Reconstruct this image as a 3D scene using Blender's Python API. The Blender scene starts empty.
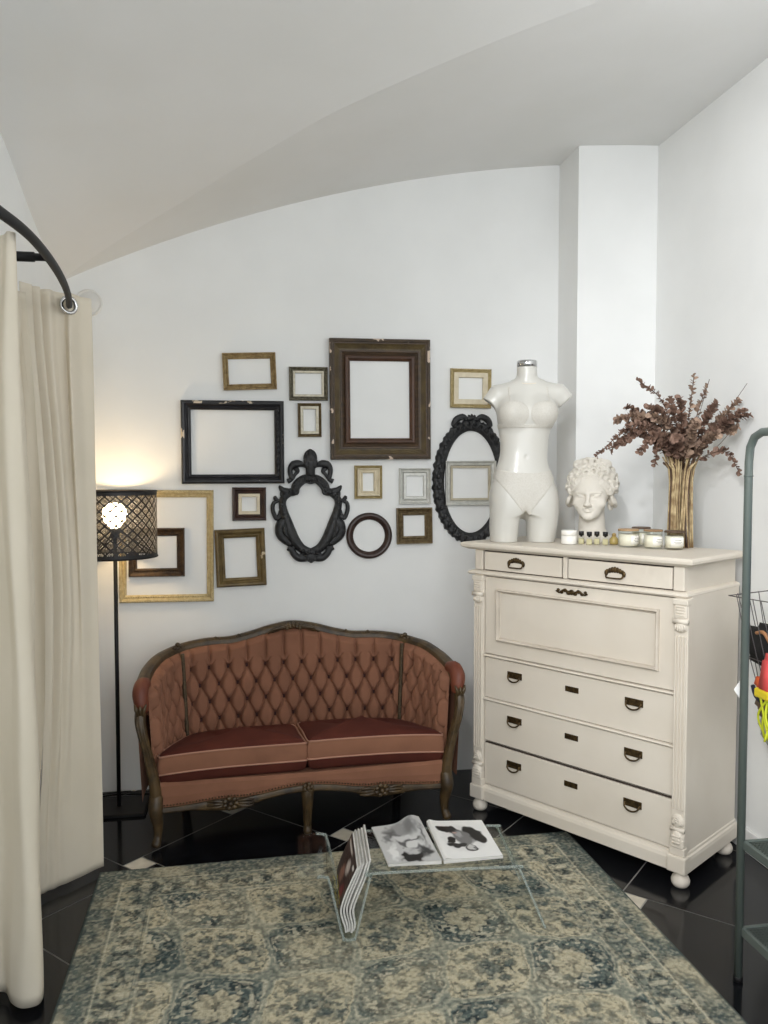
import bpy, bmesh, math, random
import numpy as np
from mathutils import Vector, Matrix
random.seed(7)
PI = math.pi
COL = bpy.context.scene.collection

# ------------------------------------------------------------------ materials
def lin(c):
    return tuple((v/12.92 if v <= .04045 else ((v+.055)/1.055)**2.4) for v in [x/255 for x in c])
_M = {}
def mat(name, rgb, rough=.5, metal=0., rgb2=None, scale=8., detail=4., bump=0., bscale=None, sheen=0., coat=0.,
        spec=.5, chips=None, chipscale=14., chipthr=.6, stretch=(1, 1, 1), transl=0.):
    if name in _M: return _M[name]
    m = bpy.data.materials.new(name); m.use_nodes = True; _M[name] = m
    nt = m.node_tree; N = nt.nodes; L = nt.links; b = N['Principled BSDF']
    c1 = (*lin(rgb), 1); b.inputs['Base Color'].default_value = c1
    b.inputs['Roughness'].default_value = rough; b.inputs['Metallic'].default_value = metal
    b.inputs['Specular IOR Level'].default_value = spec
    if sheen:
        b.inputs['Sheen Weight'].default_value = sheen; b.inputs['Sheen Roughness'].default_value = .35
        b.inputs['Sheen Tint'].default_value = (*lin(tuple(min(255, x+50) for x in rgb)), 1)
    if coat: b.inputs['Coat Weight'].default_value = coat; b.inputs['Coat Roughness'].default_value = .08
    tc = N.new('ShaderNodeTexCoord'); mp = N.new('ShaderNodeMapping'); mp.inputs['Scale'].default_value = stretch
    L.new(tc.outputs['Object'], mp.inputs['Vector'])
    src = None
    if rgb2 is not None:
        nz = N.new('ShaderNodeTexNoise'); nz.inputs['Scale'].default_value = scale; nz.inputs['Detail'].default_value = detail
        L.new(mp.outputs['Vector'], nz.inputs['Vector'])
        r = N.new('ShaderNodeValToRGB'); r.color_ramp.elements[0].position = .35; r.color_ramp.elements[1].position = .66
        r.color_ramp.elements[0].color = c1; r.color_ramp.elements[1].color = (*lin(rgb2), 1)
        L.new(nz.outputs['Fac'], r.inputs['Fac']); src = r.outputs['Color']; L.new(src, b.inputs['Base Color'])
    if chips is not None:
        nz = N.new('ShaderNodeTexNoise'); nz.inputs['Scale'].default_value = chipscale; nz.inputs['Detail'].default_value = 5
        L.new(tc.outputs['Object'], nz.inputs['Vector'])
        r = N.new('ShaderNodeValToRGB'); r.color_ramp.elements[0].position = chipthr; r.color_ramp.elements[1].position = chipthr+.015
        L.new(nz.outputs['Fac'], r.inputs['Fac'])
        mx = N.new('ShaderNodeMix'); mx.data_type = 'RGBA'
        L.new(r.outputs['Color'], mx.inputs['Factor'])
        if src: L.new(src, mx.inputs['A'])
        else: mx.inputs['A'].default_value = c1
        mx.inputs['B'].default_value = (*lin(chips), 1)
        L.new(mx.outputs['Result'], b.inputs['Base Color'])
    if bump:
        nz = N.new('ShaderNodeTexNoise'); nz.inputs['Scale'].default_value = bscale or scale*3; nz.inputs['Detail'].default_value = 3
        L.new(mp.outputs['Vector'], nz.inputs['Vector'])
        bp = N.new('ShaderNodeBump'); bp.inputs['Strength'].default_value = bump; bp.inputs['Distance'].default_value = .004
        L.new(nz.outputs['Fac'], bp.inputs['Height']); L.new(bp.outputs['Normal'], b.inputs['Normal'])
    if transl:
        t = N.new('ShaderNodeBsdfTranslucent'); t.inputs['Color'].default_value = c1
        ms = N.new('ShaderNodeMixShader'); ms.inputs['Fac'].default_value = transl
        L.new(b.outputs[0], ms.inputs[1]); L.new(t.outputs[0], ms.inputs[2]); L.new(ms.outputs[0], N['Material Output'].inputs['Surface'])
    return m
def glass(name, rgb=(255, 255, 255), f0=1.0, ior=1.47):
    """thin clear sheet: see-through with a fresnel reflection"""
    if name in _M: return _M[name]
    m = bpy.data.materials.new(name); m.use_nodes = True; _M[name] = m
    N = m.node_tree.nodes; L = m.node_tree.links; N.remove(N['Principled BSDF'])
    t = N.new('ShaderNodeBsdfTransparent'); t.inputs['Color'].default_value = (*lin(rgb), 1)
    g = N.new('ShaderNodeBsdfGlossy'); g.inputs['Roughness'].default_value = .03
    fw = N.new('ShaderNodeLayerWeight'); fw.inputs['Blend'].default_value = .5
    pw = N.new('ShaderNodeMath'); pw.operation = 'POWER'; L.new(fw.outputs['Facing'], pw.inputs[0]); pw.inputs[1].default_value = 5
    fr = N.new('ShaderNodeMath'); fr.operation = 'MULTIPLY_ADD'; L.new(pw.outputs[0], fr.inputs[0]); fr.inputs[1].default_value = .40; fr.inputs[2].default_value = .03
    ms = N.new('ShaderNodeMixShader'); L.new(fr.outputs[0], ms.inputs['Fac']); L.new(t.outputs[0], ms.inputs[1]); L.new(g.outputs[0], ms.inputs[2])
    L.new(ms.outputs[0], N['Material Output'].inputs['Surface']); return m
def emit(name, rgb, s):
    m = bpy.data.materials.new(name); m.use_nodes = True; _M[name] = m
    b = m.node_tree.nodes['Principled BSDF']
    b.inputs['Emission Color'].default_value = (*lin(rgb), 1); b.inputs['Emission Strength'].default_value = s
    return m
def vcol(name, rough=.9, noise=0., nscale=200., bump=0., bscale=300., spec=.2):
    """colour printed or woven into the mesh (attribute 'Col'), broken up by a fine noise"""
    m = bpy.data.materials.new(name); m.use_nodes = True; _M[name] = m
    N = m.node_tree.nodes; L = m.node_tree.links; b = N['Principled BSDF']
    b.inputs['Roughness'].default_value = rough; b.inputs['Specular IOR Level'].default_value = spec
    a = N.new('ShaderNodeVertexColor'); a.layer_name = 'Col'; out = a.outputs['Color']
    tc = N.new('ShaderNodeTexCoord')
    if noise:
        nz = N.new('ShaderNodeTexNoise'); nz.inputs['Scale'].default_value = nscale; nz.inputs['Detail'].default_value = 2
        L.new(tc.outputs['Object'], nz.inputs['Vector'])
        mr = N.new('ShaderNodeMapRange'); mr.inputs['From Min'].default_value = .3; mr.inputs['From Max'].default_value = .7
        mr.inputs['To Min'].default_value = 1-noise; mr.inputs['To Max'].default_value = 1+noise
        L.new(nz.outputs['Fac'], mr.inputs['Value'])
        mx = N.new('ShaderNodeMix'); mx.data_type = 'RGBA'; mx.blend_type = 'MULTIPLY'; mx.inputs['Factor'].default_value = 1
        L.new(out, mx.inputs['A']); L.new(mr.outputs['Result'], mx.inputs['B']); out = mx.outputs['Result']
    L.new(out, b.inputs['Base Color'])
    if bump:
        nz = N.new('ShaderNodeTexNoise'); nz.inputs['Scale'].default_value = bscale
        L.new(tc.outputs['Object'], nz.inputs['Vector'])
        bp = N.new('ShaderNodeBump'); bp.inputs['Strength'].default_value = bump; bp.inputs['Distance'].default_value = .003
        L.new(nz.outputs['Fac'], bp.inputs['Height']); L.new(bp.outputs['Normal'], b.inputs['Normal'])
    return m

# ------------------------------------------------------------------ mesh builder
def catmull(pts, n):
    P = np.array(pts, float)
    if len(P) < 3: 
        t = np.linspace(0, 1, n)[:, None]; return P[0]*(1-t)+P[-1]*t
    k = len(P); ext = np.vstack([2*P[0]-P[1], P, 2*P[-1]-P[-2]])
    out = []
    for u in np.linspace(0, k-1, n):
        i = min(int(u), k-2); t = u-i
        a, b, c, d = ext[i], ext[i+1], ext[i+2], ext[i+3]
        out.append(.5*((2*b)+(-a+c)*t+(2*a-5*b+4*c-d)*t*t+(-a+3*b-3*c+d)*t**3))
    return np.array(out)
class MB:
    def __init__(s): s.v = []; s.f = []; s.m = []; s.sm = []
    def add(s, v, f, mi=0, smooth=False):
        o = len(s.v); s.v += [tuple(map(float, x)) for x in v]
        for q in f: s.f.append(tuple(int(i)+o for i in q)); s.m.append(mi); s.sm.append(smooth)
        return s
    def bm(s, bm, mi=0, smooth=False):
        bm.verts.index_update(); s.add([v.co[:] for v in bm.verts], [[v.index for v in f.verts] for f in bm.faces], mi, smooth); bm.free(); return s
    def box(s, x0, x1, y0, y1, z0, z1, bev=0., mi=0, seg=2, M=None):
        bm = bmesh.new(); bmesh.ops.create_cube(bm, size=1)
        for v in bm.verts: v.co = ((x0+x1)/2+v.co.x*(x1-x0), (y0+y1)/2+v.co.y*(y1-y0), (z0+z1)/2+v.co.z*(z1-z0))
        if bev: bmesh.ops.bevel(bm, geom=bm.edges[:], offset=bev, segments=seg, affect='EDGES', profile=.5)
        if M is not None: bmesh.ops.transform(bm, matrix=M, verts=bm.verts)
        return s.bm(bm, mi)
    def ball(s, c, r, mi=0, u=10, v=7):
        bm = bmesh.new(); bmesh.ops.create_uvsphere(bm, u_segments=u, v_segments=v, radius=1)
        r = r if hasattr(r, '__len__') else (r, r, r)
        for p in bm.verts: p.co = (c[0]+p.co.x*r[0], c[1]+p.co.y*r[1], c[2]+p.co.z*r[2])
        return s.bm(bm, mi, True)
    def tube(s, pts, r, seg=8, flat=(1, 1), up=None, n=None, mi=0, closed=False):
        """r: radius or a list along pts; flat scales the section (side, up)"""
        P = np.array(pts, float); R = np.array(r if hasattr(r, '__len__') else [r]*len(P), float)
        if n:
            R = np.interp(np.linspace(0, len(P)-1, n), np.arange(len(P)), R); P = catmull(P, n)
        k = len(P); V = []
        T = np.gradient(P, axis=0) if not closed else (np.roll(P, -1, 0)-np.roll(P, 1, 0))
        T /= np.linalg.norm(T, axis=1)[:, None]+1e-12
        u = np.array(up, float) if up is not None else None
        if u is None:
            a = np.array([0, 0, 1.]) if abs(T[0][2]) < .9 else np.array([1., 0, 0])
        for i in range(k):
            if u is not None: side = np.cross(T[i], u)
            else: side = np.cross(T[i], a)
            side /= np.linalg.norm(side)+1e-12; nn = np.cross(side, T[i])
            if u is None: a = nn
            for j in range(seg):
                t = 2*PI*j/seg; V.append(P[i]+R[i]*(math.cos(t)*side*flat[0]+math.sin(t)*nn*flat[1]))
        F = [(i*seg+j, i*seg+(j+1) % seg, (i+1)*seg+(j+1) % seg, (i+1)*seg+j) for i in range(k-1) for j in range(seg)]
        if closed: F += [((k-1)*seg+j, (k-1)*seg+(j+1) % seg, (j+1) % seg, j) for j in range(seg)]
        else: F += [tuple(range(seg))[::-1], tuple((k-1)*seg+j for j in range(seg))]
        return s.add(V, F, mi, True)
    def lathe(s, prof, seg=24, c=(0, 0, 0), mi=0, sx=1, sy=1, smooth=True):
        V = []; k = len(prof)
        for r, z in prof:
            for j in range(seg): V.append((c[0]+sx*r*math.cos(2*PI*j/seg), c[1]+sy*r*math.sin(2*PI*j/seg), c[2]+z))
        F = [(i*seg+j, i*seg+(j+1) % seg, (i+1)*seg+(j+1) % seg, (i+1)*seg+j) for i in range(k-1) for j in range(seg)]
        F += [tuple(range(seg))[::-1], tuple((k-1)*seg+j for j in range(seg))]
        return s.add(V, F, mi, smooth)
    def prism(s, poly, y0, y1, mi=0):
        """polygon in x,z pushed along y"""
        n = len(poly); V = [(x, y0, z) for x, z in poly]+[(x, y1, z) for x, z in poly]
        F = [tuple(range(n)), tuple(range(2*n-1, n-1, -1))]+[(i, i+n, (i+1) % n+n, (i+1) % n) for i in range(n)]
        return s.add(V, F, mi)
    def slab(s, poly, z0, z1, mi=0):
        n = len(poly); V = [(x, y, z0) for x, y in poly]+[(x, y, z1) for x, y in poly]
        F = [tuple(range(n))[::-1], tuple(range(n, 2*n))]+[(i, (i+1) % n, (i+1) % n+n, i+n) for i in range(n)]
        return s.add(V, F, mi)
    def grid(s, fn, nu, nv, mi=0, smooth=True, flip=False):
        V = [fn(i/(nu-1), j/(nv-1)) for i in range(nu) for j in range(nv)]
        F = [(i*nv+j, (i+1)*nv+j, (i+1)*nv+j+1, i*nv+j+1) for i in range(nu-1) for j in range(nv-1)]
        if flip: F = [q[::-1] for q in F]
        return s.add(V, F, mi, smooth)
    def sweep(s, loops, closed_sections=False, mi=0, smooth=False, mis=None):
        """loops: list of equal-length closed loops joined one to the next"""
        n = len(loops[0]); V = [p for l in loops for p in l]; o = len(s.v)
        s.v += [tuple(map(float, x)) for x in V]
        K = len(loops)
        for i in range(K if closed_sections else K-1):
            a, b = i*n, ((i+1) % K)*n
            for j in range(n):
                s.f.append((o+a+j, o+a+(j+1) % n, o+b+(j+1) % n, o+b+j)); s.m.append(mis[i] if mis else mi); s.sm.append(smooth)
        return s
    def build(s, name, mats, parent=None, loc=None, rotz=0., recalc=True, kind=None):
        me = bpy.data.meshes.new(name); me.from_pydata(s.v, [], s.f)
        for m in (mats if isinstance(mats, (list, tuple)) else [mats]): me.materials.append(m)
        me.polygons.foreach_set('material_index', s.m); me.polygons.foreach_set('use_smooth', s.sm)
        if recalc:
            bm = bmesh.new(); bm.from_mesh(me); bmesh.ops.recalc_face_normals(bm, faces=bm.faces[:]); bm.to_mesh(me); bm.free()
        me.update()
        o = bpy.data.objects.new(name, me); COL.objects.link(o)
        if parent is not None: o.parent = parent
        if loc is not None: o.location = loc
        if rotz: o.rotation_euler = (0, 0, rotz)
        if kind: o['kind'] = kind
        return o
def npmesh(name, V, F, m, parent=None, smooth=True):
    me = bpy.data.meshes.new(name); V = np.asarray(V, np.float32); F = np.asarray(F, np.int32)
    me.vertices.add(len(V)); me.vertices.foreach_set('co', V.ravel())
    me.loops.add(F.size); me.loops.foreach_set('vertex_index', F.ravel())
    me.polygons.add(len(F)); me.polygons.foreach_set('loop_start', np.arange(0, F.size, F.shape[1], dtype=np.int32))
    me.polygons.foreach_set('loop_total', np.full(len(F), F.shape[1], np.int32))
    me.polygons.foreach_set('use_smooth', np.full(len(F), smooth)); me.update(calc_edges=True); me.validate()
    me.materials.append(m)
    o = bpy.data.objects.new(name, me); COL.objects.link(o)
    if parent is not None: o.parent = parent
    return o
def thing(name, label, cat, loc=(0, 0, 0), rotz=0., group=None):
    o = bpy.data.objects.new(name, None); COL.objects.link(o); o.empty_display_size = .05
    o.location = loc; o.rotation_euler = (0, 0, rotz); return tag(o, label, cat, group)
def tag(o, label, cat, group=None):
    o['label'] = label; o['category'] = cat
    if group: o['group'] = group
    return o

# ------------------------------------------------------------------ sculpting: distance fields meshed by surface nets
def field(b, h):
    ax = [np.arange(b[i][0], b[i][1]+h, h, dtype=np.float32) for i in range(3)]
    return np.meshgrid(*ax, indexing='ij'), (b[0][0], b[1][0], b[2][0])
def smin(a, b, k):
    h = np.clip(.5+.5*(b-a)/k, 0, 1); return b+(a-b)*h-k*h*(1-h)
def smax(a, b, k): return -smin(-a, -b, k)
def ell(G, c, r, rot=None):
    X, Y, Z = G[0]-c[0], G[1]-c[1], G[2]-c[2]
    if rot: 
        ca, sa = math.cos(rot), math.sin(rot); X, Z = X*ca+Z*sa, -X*sa+Z*ca
    k = np.sqrt((X/r[0])**2+(Y/r[1])**2+(Z/r[2])**2); return (k-1)*min(r)
def cap(G, a, b, ra, rb=None):
    rb = ra if rb is None else rb
    a = np.array(a); d = np.array(b)-a; l2 = float(d@d)
    t = np.clip(((G[0]-a[0])*d[0]+(G[1]-a[1])*d[1]+(G[2]-a[2])*d[2])/l2, 0, 1)
    return np.sqrt((G[0]-a[0]-t*d[0])**2+(G[1]-a[1]-t*d[1])**2+(G[2]-a[2]-t*d[2])**2)-(ra+(rb-ra)*t)
def nets(F, o, h):
    """naive surface nets"""
    S = F < 0; n = np.array(F.shape)
    cnt = np.zeros(n-1, np.int8); P = np.zeros((*(n-1), 3), np.float32)
    def sl(dx, dy, dz, sub=1): return (slice(dx, n[0]-1+dx), slice(dy, n[1]-1+dy), slice(dz, n[2]-1+dz))
    E = []
    for ax in range(3):
        for p in range(2):
            for q in range(2):
                a = [0, 0, 0]; oth = [i for i in range(3) if i != ax]; a[oth[0]] = p; a[oth[1]] = q; b = a[:]; b[ax] = 1; E.append((a, b))
    for a, b in E:
        fa, fb = F[sl(*a)], F[sl(*b)]; c = (fa < 0) != (fb < 0)
        t = np.where(c, fa/np.where(c, fa-fb, 1), 0); cnt += c
        for i in range(3): P[..., i] += np.where(c, a[i]+t*(b[i]-a[i]), 0)
    act = cnt > 0; idx = -np.ones(n-1, np.int64); idx[act] = np.arange(act.sum())
    I = np.argwhere(act); V = (I+P[act]/cnt[act][:, None])*h+np.array(o)
    Q = []
    for ax in range(3):
        o1, o2 = [(1, 2), (2, 0), (0, 1)][ax]
        s0 = [slice(0, n[i]-1) for i in range(3)]; s0[o1] = slice(1, n[o1]-1); s0[o2] = slice(1, n[o2]-1)
        s1 = s0[:]; s1[ax] = slice(1, n[ax])
        A, B = S[tuple(s0)], S[tuple(s1)]; c = np.argwhere(A != B); 
        if not len(c): continue
        fl = A[tuple(c.T)]; base = c.copy(); base[:, o1] += 1; base[:, o2] += 1
        def g(d1, d2):
            t = base.copy(); t[:, o1] -= d1; t[:, o2] -= d2; return idx[tuple(t.T)]
        q = np.stack([g(1, 1), g(0, 1), g(0, 0), g(1, 0)], 1); q[~fl] = q[~fl][:, ::-1]; Q.append(q)
    Q = np.vstack(Q); Q = Q[(Q >= 0).all(1)]
    return V, Q
_rng = np.random.default_rng(3)
def vnoise(x, y, s, seed):
    """smooth value noise on numpy arrays"""
    r = np.random.default_rng(seed).random((256, 256)); x = x*s; y = y*s
    xi, yi = np.floor(x).astype(int), np.floor(y).astype(int); fx, fy = x-xi, y-yi
    fx, fy = fx*fx*(3-2*fx), fy*fy*(3-2*fy)
    g = lambda a, b: r[(xi+a) % 256, (yi+b) % 256]
    return (g(0, 0)*(1-fx)+g(1, 0)*fx)*(1-fy)+(g(0, 1)*(1-fx)+g(1, 1)*fx)*fy

# ================================================================== MATERIALS
WALL = mat('white_wall_paint', (229, 230, 229), .85, rgb2=(233, 234, 233), scale=3, bump=.05, bscale=60, spec=.2)
CEIL = mat('white_ceiling_paint', (222, 222, 220), .9, rgb2=(226, 226, 225), scale=2, bump=.04, bscale=50, spec=.15)
BLACKTILE = mat('black_polished_tile', (15, 16, 19), .13, rgb2=(24, 25, 28), scale=5, spec=.42)
WHITETILE = mat('ivory_tile', (222, 215, 200), .25, rgb2=(190, 182, 165), scale=9)
GROUT = mat('pale_grout', (158, 155, 148), .9)
CREAMPAINT = mat('cream_chest_paint', (216, 208, 195), .5, rgb2=(210, 201, 187), scale=3, bump=.04, bscale=30)
CREAMSHADE = mat('cream_chest_paint_worn', (206, 197, 184), .5, rgb2=(188, 178, 164), scale=6)
GAP = mat('dark_drawer_gap', (70, 60, 52), .9)
BRASS = mat('aged_brass', (62, 50, 34), .42, .8, rgb2=(98, 80, 52), scale=60)
VELVET = mat('rose_brown_velvet', (128, 89, 70), .85, rgb2=(140, 98, 77), scale=6, sheen=.4, spec=.15, bump=.05, bscale=200)
VELVETDK = mat('russet_velvet_nap_and_shade', (76, 38, 31), .85, rgb2=(88, 45, 36), scale=5, sheen=.15, spec=.12, bump=.05, bscale=200)  # darker nap of the cushion tops, also shade painted under their fronts
PIPING = mat('pink_piping_cord', (172, 128, 108), .8)
GILTWOOD = mat('antique_carved_wood', (86, 68, 42), .42, rgb2=(50, 38, 23), scale=18, bump=.25, bscale=60)
BRAID = mat('dark_braid', (58, 45, 30), .7, rgb2=(88, 72, 48), scale=120)
CURTAIN = mat('cream_curtain_cotton', (220, 211, 193), .9, rgb2=(224, 215, 198), scale=4, spec=.1, transl=.10)
BLACKIRON = mat('black_powder_coat', (17, 17, 19), .55, spec=.35)
GREENMETAL = mat('dark_green_grey_metal', (84, 93, 89), .45)
CHROME = mat('chrome', (200, 200, 200), .15, 1.)
GLOSSWHITE = mat('glossy_white_mannequin', (202, 200, 193), .30, coat=.25)
LACE = mat('white_lace', (204, 201, 193), .6, rgb2=(197, 193, 184), scale=160, bump=.25, bscale=260)
PLASTER = mat('white_plaster', (216, 211, 201), .7, rgb2=(209, 203, 192), scale=10)
ACRYLIC = glass('clear_acrylic', (251, 253, 252))
GLASS = glass('clear_glass', (253, 254, 252))

# ================================================================== THE SETTING
XL, XR, YB, YF = -.90, 2.078, 4.15, -1.6
def struct(mb, name, m, **k):
    o = mb.build(name, m, **k); o['kind'] = 'structure'; return o
struct(MB().box(XL-.12, XR+.12, YB, YB+.12, -.1, 3.6), 'wall_back', WALL)
struct(MB().box(XL-.12, XL, YF, YB, -.1, 3.6), 'wall_left', WALL)
struct(MB().box(XR, XR+.12, YF, YB, -.1, 3.6), 'wall_right', WALL)
struct(MB().box(1.648, XR, 3.893, YB, 0, 3.4), 'wall_chimney_breast', WALL)
struct(MB().box(XR-.016, XR, YF, 3.893, 0, .10, .004), 'baseboard_right', mat('white_baseboard', (226, 226, 224), .5))
# pinwheel floor: 61 cm black squares with small ivory squares between
fl = MB().add([(XL, YF, -.004), (XR, YF, -.004), (XR, YB, -.004), (XL, YB, -.004)], [(0, 1, 2, 3)], 2)
a_, b_, g_ = .61, .095, .0028
ca = math.cos(-PI/4); sa = math.sin(-PI/4)
def tl(p, q): return (p*ca-q*sa, p*sa+q*ca)
def clip(poly, x0, x1, y0, y1):
    for ax, lim, sg in ((0, x0, 1), (0, x1, -1), (1, y0, 1), (1, y1, -1)):
        out = []
        for i in range(len(poly)):
            A, B = poly[i], poly[(i+1) % len(poly)]; da, db = sg*(A[ax]-lim), sg*(B[ax]-lim)
            if da >= 0: out.append(A)
            if da*db < 0:
                t = da/(da-db); out.append((A[0]+t*(B[0]-A[0]), A[1]+t*(B[1]-A[1])))
        poly = out
        if not poly: break
    return poly
C0 = np.array((-.459, 3.34))     # centre of one ivory square
for i in range(-14, 15):
    for j in range(-14, 15):
        # lattice steps in tile axes: (a,b) and (-b,a)
        p0, q0 = i*a_-j*b_, i*b_+j*a_
        for mi, (pa, pb, qa, qb) in ((0, (0, a_, 0, a_)), (1, (a_, a_+b_, 0, b_))):
            cx, cy = C0[0], C0[1]
            ox, oy = tl(a_+b_/2, b_/2)
            quad = [tl(p0+u, q0+v) for u, v in ((pa+g_, qa+g_), (pb-g_, qa+g_), (pb-g_, qb-g_), (pa+g_, qb-g_))]
            quad = [(x-ox+cx, y-oy+cy) for x, y in quad]
            quad = clip(quad, XL, XR, YF, YB)
            if len(quad) >= 3: fl.add([(x, y, 0) for x, y in quad], [tuple(range(len(quad)))], mi)
struct(fl, 'floor', [BLACKTILE, WHITETILE, GROUT], recalc=False)
# groin-vaulted ceiling
gx = np.poly1d(np.polyfit([-.9, -.527, -.237, .16, .466, .778, 1.099, 1.316, 1.644, 2.08], [2.545, 2.705, 2.827, 2.956, 3.048, 3.115, 3.178, 3.219, 3.258, 3.285], 4))
def hL(y):
    return float(np.interp(y, [-2, 1, 2, 2.5, 2.985, 3.123, 3.288, 3.45, 3.6, 3.75, 3.9, 4.15], [3.2, 3.18, 3.09, 3.02, 2.925, 2.887, 2.835, 2.765, 2.70, 2.645, 2.60, 2.545]))
def xg(y):
    return float(np.interp(y, [1.95, 2.6, 2.8, 3.17, 3.45, 3.72, 3.9, 4.15], [XR+.02, 1.2, .885, .32, -.0, -.32, -.59, -.92]))
ys = list(np.linspace(YB+.02, 1.95, 60))+list(np.linspace(1.9, YF, 20))
V = []; F = []; NL = 26
for y in ys:
    xs = xg(y)
    for k in range(NL): 
        t = k/(NL-1); x = XL-.02+(xs-XL+.02)*t; V.append((x, y, hL(y)+(gx(xs)-hL(y))*(t if y > 2 else t**.8)))
    for k in range(NL):
        t = k/(NL-1); x = xs+(XR+.02-xs)*t; V.append((x, y, float(gx(x))))
for i in range(len(ys)-1):
    for k in range(NL-1):
        F.append((i*2*NL+k, i*2*NL+k+1, (i+1)*2*NL+k+1, (i+1)*2*NL+k))
        if ys[i+1] > 1.94: F.append((i*2*NL+NL+k, i*2*NL+NL+k+1, (i+1)*2*NL+NL+k+1, (i+1)*2*NL+NL+k))
struct(MB().add(V, F, 0, True), 'ceiling', CEIL, recalc=False)
# round blank cover on the back wall beside the curtain
cv = MB()
for r0, z in ((.066, 0), (.05, .004)):
    pass
prof = [(.066, 0), (.066, .006), (.062, .009), (.056, .008), (.054, .006), (.050, .006), (.048, .009), (.0, .010)]
cv.add(*(lambda L_: ([(-.773+r*math.cos(2*PI*j/40), YB-z, 2.443+r*math.sin(2*PI*j/40)) for r, z in L_ for j in range(40)],
       [(i*40+j, i*40+(j+1) % 40, (i+1)*40+(j+1) % 40, (i+1)*40+j) for i in range(len(L_)-1) for j in range(40)]))(prof[:-1]+[(.001, .010)]), smooth=True)
tag(cv.build('wall_cover', mat('white_plastic_cover', (218, 217, 213), .5)), 'round white blanking cover on the back wall beside the curtain top', 'wall cover')

# ================================================================== PICTURE FRAMES ON THE BACK WALL
def frame_mesh(w, h, iw, ih, prof, mb=None, mis=None):
    """prof: (inset 0..1 from outer edge to opening, stand-off from the wall); mitred corners"""
    mb = mb or MB(); fx, fz = (w-iw)/2, (h-ih)/2; loops = []
    for d, y in prof:
        loops.append([(sx*(w/2-d*fx), -y, sz*(h/2-d*fz)) for sx, sz in ((-1, 1), (1, 1), (1, -1), (-1, -1))])
    mb.sweep(loops, False, mis=mis); return mb
def beads(mb, w, h, d, y, step, r, mi=0):
    """run of small raised beads along a rectangle"""
    for (ax, L_) in (('x', w), ('z', h)):
        n = max(2, int(L_/step))
        for i in range(n+1):
            t = -L_/2+L_*i/n
            for sg in (-1, 1):
                c = (t, -y, sg*h/2) if ax == 'x' else (sg*w/2, -y, t)
                mb.ball(c, r, mi, 6, 4)
OG = [(0, 0), (0, .012), (.06, .018), (.2, .022), (.36, .021), (.5, .015), (.62, .012), (.75, .014), (.88, .012), (1, .009), (1, 0)]
FLAT = [(0, 0), (0, .016), (.05, .018), (.9, .018), (.95, .016), (1, .012), (1, 0)]
COVE = [(0, 0), (0, .02), (.05, .024), (.14, .024), (.2, .02), (.4, .012), (.6, .009), (.72, .011), (.8, .014), (.88, .012), (1, .006), (1, 0)]
BIG = [(0, 0), (0, .034), (.03, .04), (.13, .042), (.2, .04), (.22, .034), (.3, .033), (.4, .026), (.58, .017), (.66, .016), (.68, .022), (.78, .022), (.82, .016), (1, .008), (1, 0)]
GA = 'empty picture frames on the back wall'
def frame(key, label, c, w, h, rot, parts, off=0., ornament=None):
    t = thing('picture_frame', label, 'picture frame', (c[0], YB-off-.001, c[1]), 0, GA); t.rotation_euler = (0, math.radians(-rot), 0)
    for (pname, pw, ph, iw, ih, prof, mats, mis, lbl) in parts:
        mb = frame_mesh(pw, ph, iw, ih, prof, mis=mis)
        if ornament and pname == 'moulding': ornament(mb)
        o = mb.build(pname, mats, t)
        if lbl: o['label'] = lbl
    return t
def shift(prof, dy): return [(d, max(0, y+dy) if 0 < i < len(prof)-1 else 0) for i, (d, y) in enumerate(prof)]
GOLD = mat('worn_gold_leaf', (122, 100, 64), .5, .15, rgb2=(158, 138, 96), scale=45, bump=.5, bscale=160)
BLACKWOOD = mat('chipped_black_paint', (20, 20, 24), .35, rgb2=(34, 34, 40), scale=20, bump=.4, bscale=50)
BLACKCHIP = mat('black_paint_chipped_edge', (22, 22, 26), .38, chips=(198, 184, 164), chipscale=11, chipthr=.585)
DKSILVER = mat('tarnished_silver_gilt', (84, 80, 66), .45, .4, rgb2=(128, 124, 106), scale=70, bump=.4, bscale=150)
SILVERLN = mat('pale_silver_liner', (188, 182, 164), .45, .25, rgb2=(168, 160, 140), scale=60)
BRONZE = mat('bronzed_gilt', (92, 76, 52), .45, .35, rgb2=(128, 112, 80), scale=60, bump=.4, bscale=140)
BROWNGRAIN = mat('dark_brown_grained_wood', (74, 54, 32), .5, rgb2=(52, 38, 24), scale=9, stretch=(1, 1, 6), bump=.3, bscale=40)
OLIVEGRAIN = mat('olive_brown_gilt_wood', (88, 74, 44), .5, rgb2=(66, 52, 32), scale=16, bump=.5, bscale=70)
CHIPBROWN = mat('brown_edge_with_plaster_losses', (66, 50, 30), .5, rgb2=(50, 38, 24), scale=14, chips=(206, 186, 168), chipscale=15, chipthr=.575)
REDBROWN = mat('red_brown_inner_edge', (78, 50, 32), .45, rgb2=(62, 40, 26), scale=14)
CHAMP = mat('champagne_gilt', (186, 170, 128), .5, .2, rgb2=(164, 146, 100), scale=50, bump=.35, bscale=120)
CREAMLN = mat('cream_slip', (214, 204, 180), .6, rgb2=(202, 190, 164), scale=30)
GREYSLIP = mat('grey_cream_slip', (186, 178, 158), .6, rgb2=(174, 164, 142), scale=30)
WHITESILVER = mat('white_silver_frame', (188, 188, 182), .45, .2, rgb2=(206, 206, 200), scale=40)
MAHOG = mat('mahogany_frame', (58, 36, 28), .4, rgb2=(42, 27, 22), scale=20, bump=.2, bscale=60)
OLIVEGOLD = mat('olive_gold_frame', (112, 94, 56), .45, .2, rgb2=(86, 70, 40), scale=22, bump=.3, bscale=90, chips=(206, 190, 160), chipscale=13, chipthr=.69)
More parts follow.
